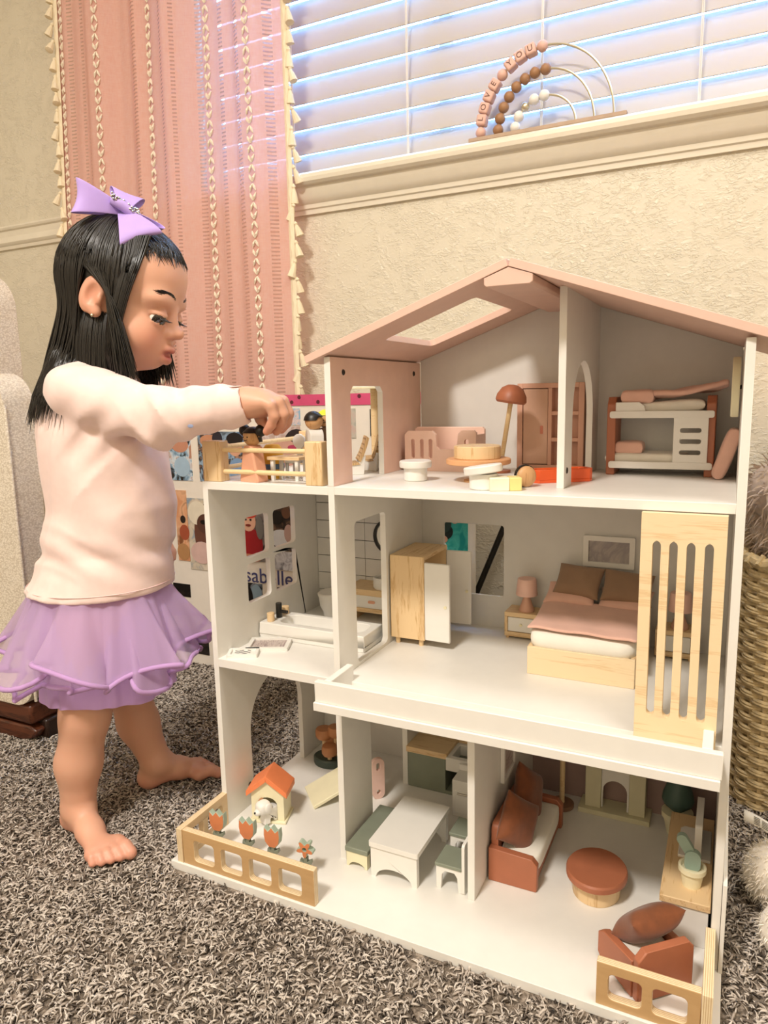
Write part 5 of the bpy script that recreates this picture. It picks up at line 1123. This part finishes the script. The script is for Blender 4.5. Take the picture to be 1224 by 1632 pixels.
# folds
wr = .32*np.sin(.9*Z+.55*X+.25*Y+.6*np.sin(.3*X))*np.exp(-((Z-52.5)/4.0)**2)+.30*np.sin(.75*X-.85*Z+.4*Y)*np.exp(-((X-3)/7)**2-((Z-74)/6)**2)
sh_ = lambda x: (1-np.abs(np.sin(x)))**2
wr = wr-.55*sh_(.42*Z+.16*X+.10*Y+.5*np.sin(.25*X))*np.exp(-((Z-53.5)/4.5)**2)*np.clip((4-X)/8, 0, 1)-.5*sh_(.33*X-.30*Z+.9)*np.exp(-((X-2)/6)**2-((Z-70)/7)**2)*(Y < 0)-.4*sh_(.5*X+.35*Z)*np.exp(-((X-13)/5)**2)*(Z > 71)*(Y < 0)
wr = wr+.26*np.sin(1.05*X+.5*Z+.5*np.sin(.6*Z))*np.exp(-((X-13)/6.5)**2)*(Z > 70)+.2*np.sin(1.3*X+.3*Z)*np.exp(-((X-23)/4)**2)*(Z > 70)+.14*np.sin(.5*X+.7*Y+.4*Z)+.10*np.sin(.35*Z-.9*X+1.1*Y)
T2.v += wr.astype(np.float32)*1.25
T2.smax(sl, (45.2+.02*(X*X)*.1-Z+.0*Y).astype(np.float32), .5)
T2.smax(sl, ((X-27.4)*.98+(Z-79.2)*.2).astype(np.float32)+0*Y, .5)
T2.cone((24.5, -8.7, 79.0), (32, -8.6, 79.3), 2.55, 2.7, .3, True)
T2.cone((-2.6, 0, 86.6), (-.6, 0, 92), 5.3, 6.0, .4, True)
P, F = T2.mesh(); top = np_mesh('top', P, F, SHM, G, 2)
# hem and cuff stitching
st = MB(); st.tube([(np.interp(46.6, zt, fc)+(np.interp(46.6, zt, at_)+.06)*math.cos(a), (np.interp(46.6, zt, bt)+.06)*math.sin(a), 46.6) for a in [2*PI*i/90 for i in range(90)]], .10, 4, closed=True)
st.build('hem_stitching', mat('stitch_pink', '#e6c4bd', .9), top)
SP = mat('blue_spot', '#8d97b5', .8); MB().ball((18.9, -12.45, 75.6), (.5, .05, .3), 10, 6).build('stain', SP, top)
# ---- skirt
def tulle(name, col, alpha, trans=.35):
    t = NT(name); t.b.inputs['Base Color'].default_value = lin(col); t.b.inputs['Roughness'].default_value = .8; t.b.inputs['Sheen Weight'].default_value = .3
    tr = t.new('ShaderNodeBsdfTranslucent'); tr.inputs[0].default_value = lin(col); a = t.new('ShaderNodeMixShader'); a.inputs[0].default_value = trans; t.link(t.b.outputs[0], a.inputs[1]); t.link(tr.outputs[0], a.inputs[2])
    tp = t.new('ShaderNodeBsdfTransparent'); m = t.new('ShaderNodeMixShader'); m.inputs[0].default_value = 1-alpha; t.link(a.outputs[0], m.inputs[1]); t.link(tp.outputs[0], m.inputs[2]); t.link(m.outputs[0], t.n['Material Output'].inputs[0]); return t.m
TUL = tulle('lilac_tulle', '#dcbfe6', .55); HEMM = tulle('lilac_hem', '#cfa5dc', .96, .2); LIN_ = tulle('lilac_lining', '#c7a0d8', 1.0, .1)
N = 160
def skirt_ring(t, r0, r1, z0, z1, amp, fr, ph, hz, ph2):
    out = []
    for i in range(N):
        a = 2*PI*i/N; g = t**1.15; am = amp*t**1.3
        rr = r0+(r1-r0)*(t**.85)+am*(math.sin(fr*a+ph)+.55*math.sin((fr*1.0+4)*a+1.7*ph+.8)+.35*math.sin((2*fr+3)*a+ph2))+.22*math.sin(t*PI)**.5*math.sin(31*a+3*ph)+.16*t*math.sin(23*a+ph2)
        z = z0+(z1-z0)*t+hz*g*(math.sin(4*a+ph2)+.6*math.sin(7*a+ph))+.35*am*math.cos(fr*a+ph)
        tw = .07*am*math.sin((fr+2)*a+ph2)
        out.append(Vector((-4.6+rr*1.0*math.cos(a+tw), rr*.98*math.sin(a+tw), z)))
    return out
def skirt_layer(name, m, args, hem):
    k = MB(); k.grid([skirt_ring(j/24, *args) for j in range(25)], closeu=True); o = k.build(name, m, G, ang=180, weld=False)
    if hem: MB().tube(skirt_ring(1, *args), .46, 7, closed=True).build('skirt_hem', HEMM, o, ang=180)
skirt_layer('skirt_tulle', TUL, (9.6, 18.8, 49, 33.6, 1.9, 8, .4, 1.7, 2.1), True)
skirt_layer('skirt_tulle', TUL, (9.4, 17.0, 49, 31.2, 1.6, 9, 2.2, 1.3, .6), True)
skirt_layer('skirt_lining', LIN_, (9.4, 12.4, 49, 25.6, .35, 7, 1.0, .35, 1.0), False)
# ---- hair
def capped():
    # scalp cap following the skull
    k = MB(); P = []
    for i in range(15):
        el = PI/2-i/14*(PI/2+.55); row = []
        for j in range(40):
            az = 2*PI*j/40; fr_ = max(0, math.cos(az)); lim = PI/2-(PI/2-.62)*1.0; e = max(el, (-.55 if abs(((az+PI) % (2*PI))-PI) > 1.5 else .40+.0*fr_-.55*max(0, (abs(((az+PI) % (2*PI))-PI)-.75)/.75)**1.3))
            row.append(h2l((-.4+10.65*math.cos(e)*math.cos(az), 8.95*math.cos(e)*math.sin(az), 1.3+10.05*math.sin(e))))
        P.append(row)
    return k.grid(P, closeu=True).build('hair_cap', HAIRM, G, ang=180)
capped()
def hair():
    V = []; F = []; n4 = 4
    def strand(pts, r, root=False):
        pts = np.array(pts); k = len(V); N_ = len(pts)
        t = np.gradient(pts, axis=0); t /= np.linalg.norm(t, axis=1)[:,None]+1e-9; a = np.cross(t, np.array([.3, .2, 1.0])); a /= np.linalg.norm(a, axis=1)[:,None]+1e-9; b = np.cross(t, a)
        for i in range(N_):
            rr = r*(1 if i < N_-4 else (.9, .75, .5, .15)[i-N_+4])*((.15, .4, .7, .9)[i] if root and i < 4 else 1)
            for j in range(n4): V.append(pts[i]+(a[i]*math.cos(2*PI*j/n4)+b[i]*math.sin(2*PI*j/n4))*rr)
        for i in range(N_-1):
            for j in range(n4): F.append((k+i*n4+j, k+i*n4+(j+1) % n4, k+(i+1)*n4+(j+1) % n4, k+(i+1)*n4+j))
    rnd = random.Random(3)
    for s in range(2300):
        az = rnd.uniform(math.radians(72), math.radians(288)); side = 1 if az < PI else -1   # measured from the front
        el0 = rnd.uniform(.35, 1.5); off = rnd.uniform(0, 1.0); pts = []
        dev = abs(az-PI)                     # 0 at the back
        front = dev > math.radians(78)       # strands falling before the ear
        # scalp part
        el_end = -.35 if not front else -.15
        for i in range(9):
            e = el0+(el_end-el0)*i/8; R = 1.0+.012*off*10+.0
            p = np.array([-.4+(10.75+.75*off)*math.cos(e)*math.cos(az), (9.05+.7*off)*math.cos(e)*math.sin(az), 1.3+(10.2+.7*off)*math.sin(e)])
            if e < .02 and abs(p[1]) > 6.0:      # part round the ear
                w = min(1, (.02-e)/.3)
                if front: p[0] = p[0]*(1-w)+w*max(p[0], 1.7+1.6*rnd.random()*.3); 
                else: p[0] = p[0]*(1-w)+w*min(p[0], -3.4); p[1] = p[1]*(1+.015*w)
            pts.append(h2l(p))
        p = np.array(pts[-1]); d = np.array(pts[-1])-np.array(pts[-2]); d /= np.linalg.norm(d)
        zend = (rnd.triangular(81.0, 90, 85) if front else rnd.triangular(74.0, 86, 78.5))
        back = np.array([-.28 if not front else .10, 0, -1.0]); wob = rnd.uniform(-.12, .12); wob2 = rnd.uniform(-.1, .1)
        L = max(1.0, p[2]-zend); m = 9
        for i in range(m):
            w = min(1, .25+.3*i); d = d*(1-w*.6)+w*.6*(back+np.array([wob, wob2-.06*np.sign(p[1]), 0])); d /= np.linalg.norm(d); p = p+d*(L/m)
            # stay outside shoulders and back
            if p[2] < 88.5:
                aa = np.interp(p[2], zt, at_)+.9; bb = np.interp(p[2], zt, bt)+.9; cx = np.interp(p[2], zt, fc); q = math.hypot((p[0]-cx)/aa, p[1]/bb)
                if q < 1 and not front: p[0] = cx+(p[0]-cx)/max(q, .35)*1.0; p[1] = p[1]/max(q, .35)
            pts.append(p.copy())
        strand(pts, rnd.uniform(.11, .2))
    # front hair drawn back from the hairline to the bow
    clip = h2l((3.2, -3.4, 10.6))
    def outside(p, m=.14):
        p = np.array(p, float)
        for _ in range(4):
            i = np.round((p-B.lo)/B.h).astype(int)
            if (i < 0).any() or (i >= B.n).any(): return p
            c = B.v[tuple(i)]
            if c >= m: return p
            d = p-HC; p = p+d/np.linalg.norm(d)*(m-c+.03)
        return p
    for s in range(900):
        az = rnd.uniform(-1.35, 1.35); el = .38-.10*abs(az)**1.4+rnd.triangular(-.10, .5, .12); c0 = np.array([-.4+10.45*math.cos(el)*math.cos(az), 8.75*math.cos(el)*math.sin(az), 1.3+9.85*math.sin(el)])
        tgt = np.array([rnd.uniform(-3, 4.0), rnd.uniform(-5.5, 2), 10.9]); pts = []; off = rnd.uniform(.1, .8)
        for i in range(12):
            u = i/11; q = c0*(1-u)+tgt*u; v = q-np.array([-.4, 0, 1.3]); v /= math.sqrt((v[0]/10.55)**2+(v[1]/8.85)**2+(v[2]/9.95)**2); v *= 1+.06*off*min(1, 4*u); pts.append(outside(h2l(v+np.array([-.4, 0, 1.3])), .10+.35*off*min(1, 3*u)))
        q = np.array(pts)
        for _ in range(2): q[1:-1] = (q[:-2]+2*q[1:-1]+q[2:])/4
        strand(q, rnd.uniform(.10, .17), True)
    # side fringe falling from the temple in front of the ear
    for sd in (-1, 1):
        for s in range(330):
            a0 = rnd.uniform(.55, 1.0); u0 = rnd.uniform(0, 1); off = rnd.uniform(0, 1)
            c = [(6.0-3.5*u0, sd*(5.6+1.4*u0), 8.6-1.0*u0), (6.1-2.6*u0, sd*(7.6+.8*u0), 4.0), (5.1-1.8*u0, sd*(8.3+.7*u0), -.5), (4.4-1.6*u0, sd*(8.3+.6*u0), -5.5), (3.8-1.3*u0, sd*(7.9+.5*u0), -10), (3.9-1.2*u0+rnd.uniform(-.6, 1.4), sd*(7.0+rnd.uniform(-.5, .5)), -14.0), (4.6-1.2*u0+rnd.uniform(-.8, 2.2), sd*(6.2+rnd.uniform(-.8, .4)), -16.6+rnd.triangular(-2.6, 3.0, -.3))]
            c = np.array(c); c[:,1] += sd*.5*off; c[:,0] += rnd.uniform(-.25, .25); tt = np.linspace(0, 6, 17); pts = np.stack([np.interp(tt, range(7), c[:,k]) for k in range(3)], 1)
            for _ in range(3): pts[1:-1] = (pts[:-2]+2*pts[1:-1]+pts[2:])/4
            strand([h2l(q) for q in pts], rnd.uniform(.09, .16))
    # hair closing in below and behind the ears over the neck
    for sd in (-1, 1):
        for s in range(420):
            u0 = rnd.uniform(0, 1); off = rnd.uniform(0, 1); x0 = -3.6+5.6*u0
            c = [(x0*.8-.6, sd*(6.3+.3*off), -3.2), (x0*.9-.3, sd*(7.0+.7*off), -6.5), (x0, sd*(7.4+.9*off), -10), (x0+.5, sd*(7.2+1.0*off), -13.5), (x0+1.2+rnd.uniform(-.5, .5), sd*(7.2+1.2*off), -16.5-rnd.uniform(0, 3.5)*(1-u0))]
            c = np.array(c); tt = np.linspace(0, 4, 13); pts = np.stack([np.interp(tt, range(5), c[:,k]) for k in range(3)], 1)
            for _ in range(3): pts[1:-1] = (pts[:-2]+2*pts[1:-1]+pts[2:])/4
            strand([h2l(q) for q in pts], rnd.uniform(.1, .17), True)
    np_mesh('hair', np.array(V), np.array(F), HAIRM, G)
hair()
MB().ball(h2l((-.2, -9.4, -6.0)), .28, 10, 8).build('earring', GOLD, G)
# ---- bow
BOWM = mat('lilac_ribbon', '#b79be0', .55, .03, sheen=.3, bump=.1, bscale=6)
bw = bpy.data.objects.new('hair_bow', None); COL.objects.link(bw); bw.parent = G
pr = Vector((.91, .42, 0)); cm = Vector((.42, -.91, 0)); up = Vector((0, 0, 1)); bc = Vector((6.6, -3.6, 111.6))
def bow_loop(d, wv, nrm, R, w0, w1, Hh, name='ribbon_loop'):
    d = d.normalized(); wv = (wv-d*wv.dot(d)).normalized(); nrm = (nrm-d*nrm.dot(d)-wv*nrm.dot(wv)).normalized(); P = []
    for i in range(23):
        t = i/22; o = R*math.sin(PI*t)**.7; hgt = Hh*math.cos(PI*t)*math.sin(PI*t)**.45; ww = w0+(w1-w0)*math.sin(PI*t)**.8
        P.append([bc+d*(o+(.10*abs(s)**2)*o)+nrm*(hgt+.35*s*s*0)+wv*ww*s for s in (-1, -.5, 0, .5, 1)])
    o = MB().grid(P).build(name, BOWM, bw, ang=180, weld=False); md = o.modifiers.new('s', 'SOLIDIFY'); md.thickness = .16*S; o.modifiers.new('ss', 'SUBSURF').levels = 1
bow_loop(pr*-1.0+up*.22+cm*.15, up*1.0+pr*.25, cm, 7.0, .9, 2.9, 1.5)
bow_loop(pr*.38-up*.85+cm*.75, pr*1.0+up*.25, up*.4+cm+pr*.2, 7.0, 1.0, 3.7, 1.5)
bow_loop(up*.62-cm*.6+pr*.2, pr*1.0-up*.35, up, 4.6, 1.0, 3.0, 1.5)
bow_loop(pr*1.0-up*.62-cm*.1, cm*.7+up*.7, up+cm*.2, 6.4, .8, 1.9, 1.1)
kn = MB(); kd = (pr*1.0-up*.62).normalized()
kn.tube([bc-kd*1.9+cm*1.0+up*.3, bc+cm*1.5+up*.5, bc+kd*3.0+cm*.9+up*.2], [.8, 1.0, .7], 10); ko = kn.build('knot', BOWM, bw, ang=80)
gl = MB(); rr = random.Random(5)
for i in range(46):
    u = rr.uniform(-1.9, 3.0); gl.ball(bc+kd*u+cm*(1.9+rr.uniform(-.35, .25))+up*(.9+rr.uniform(-.5, .5)), .2, 6, 4)
gl.build('rhinestones', CHROME, ko)
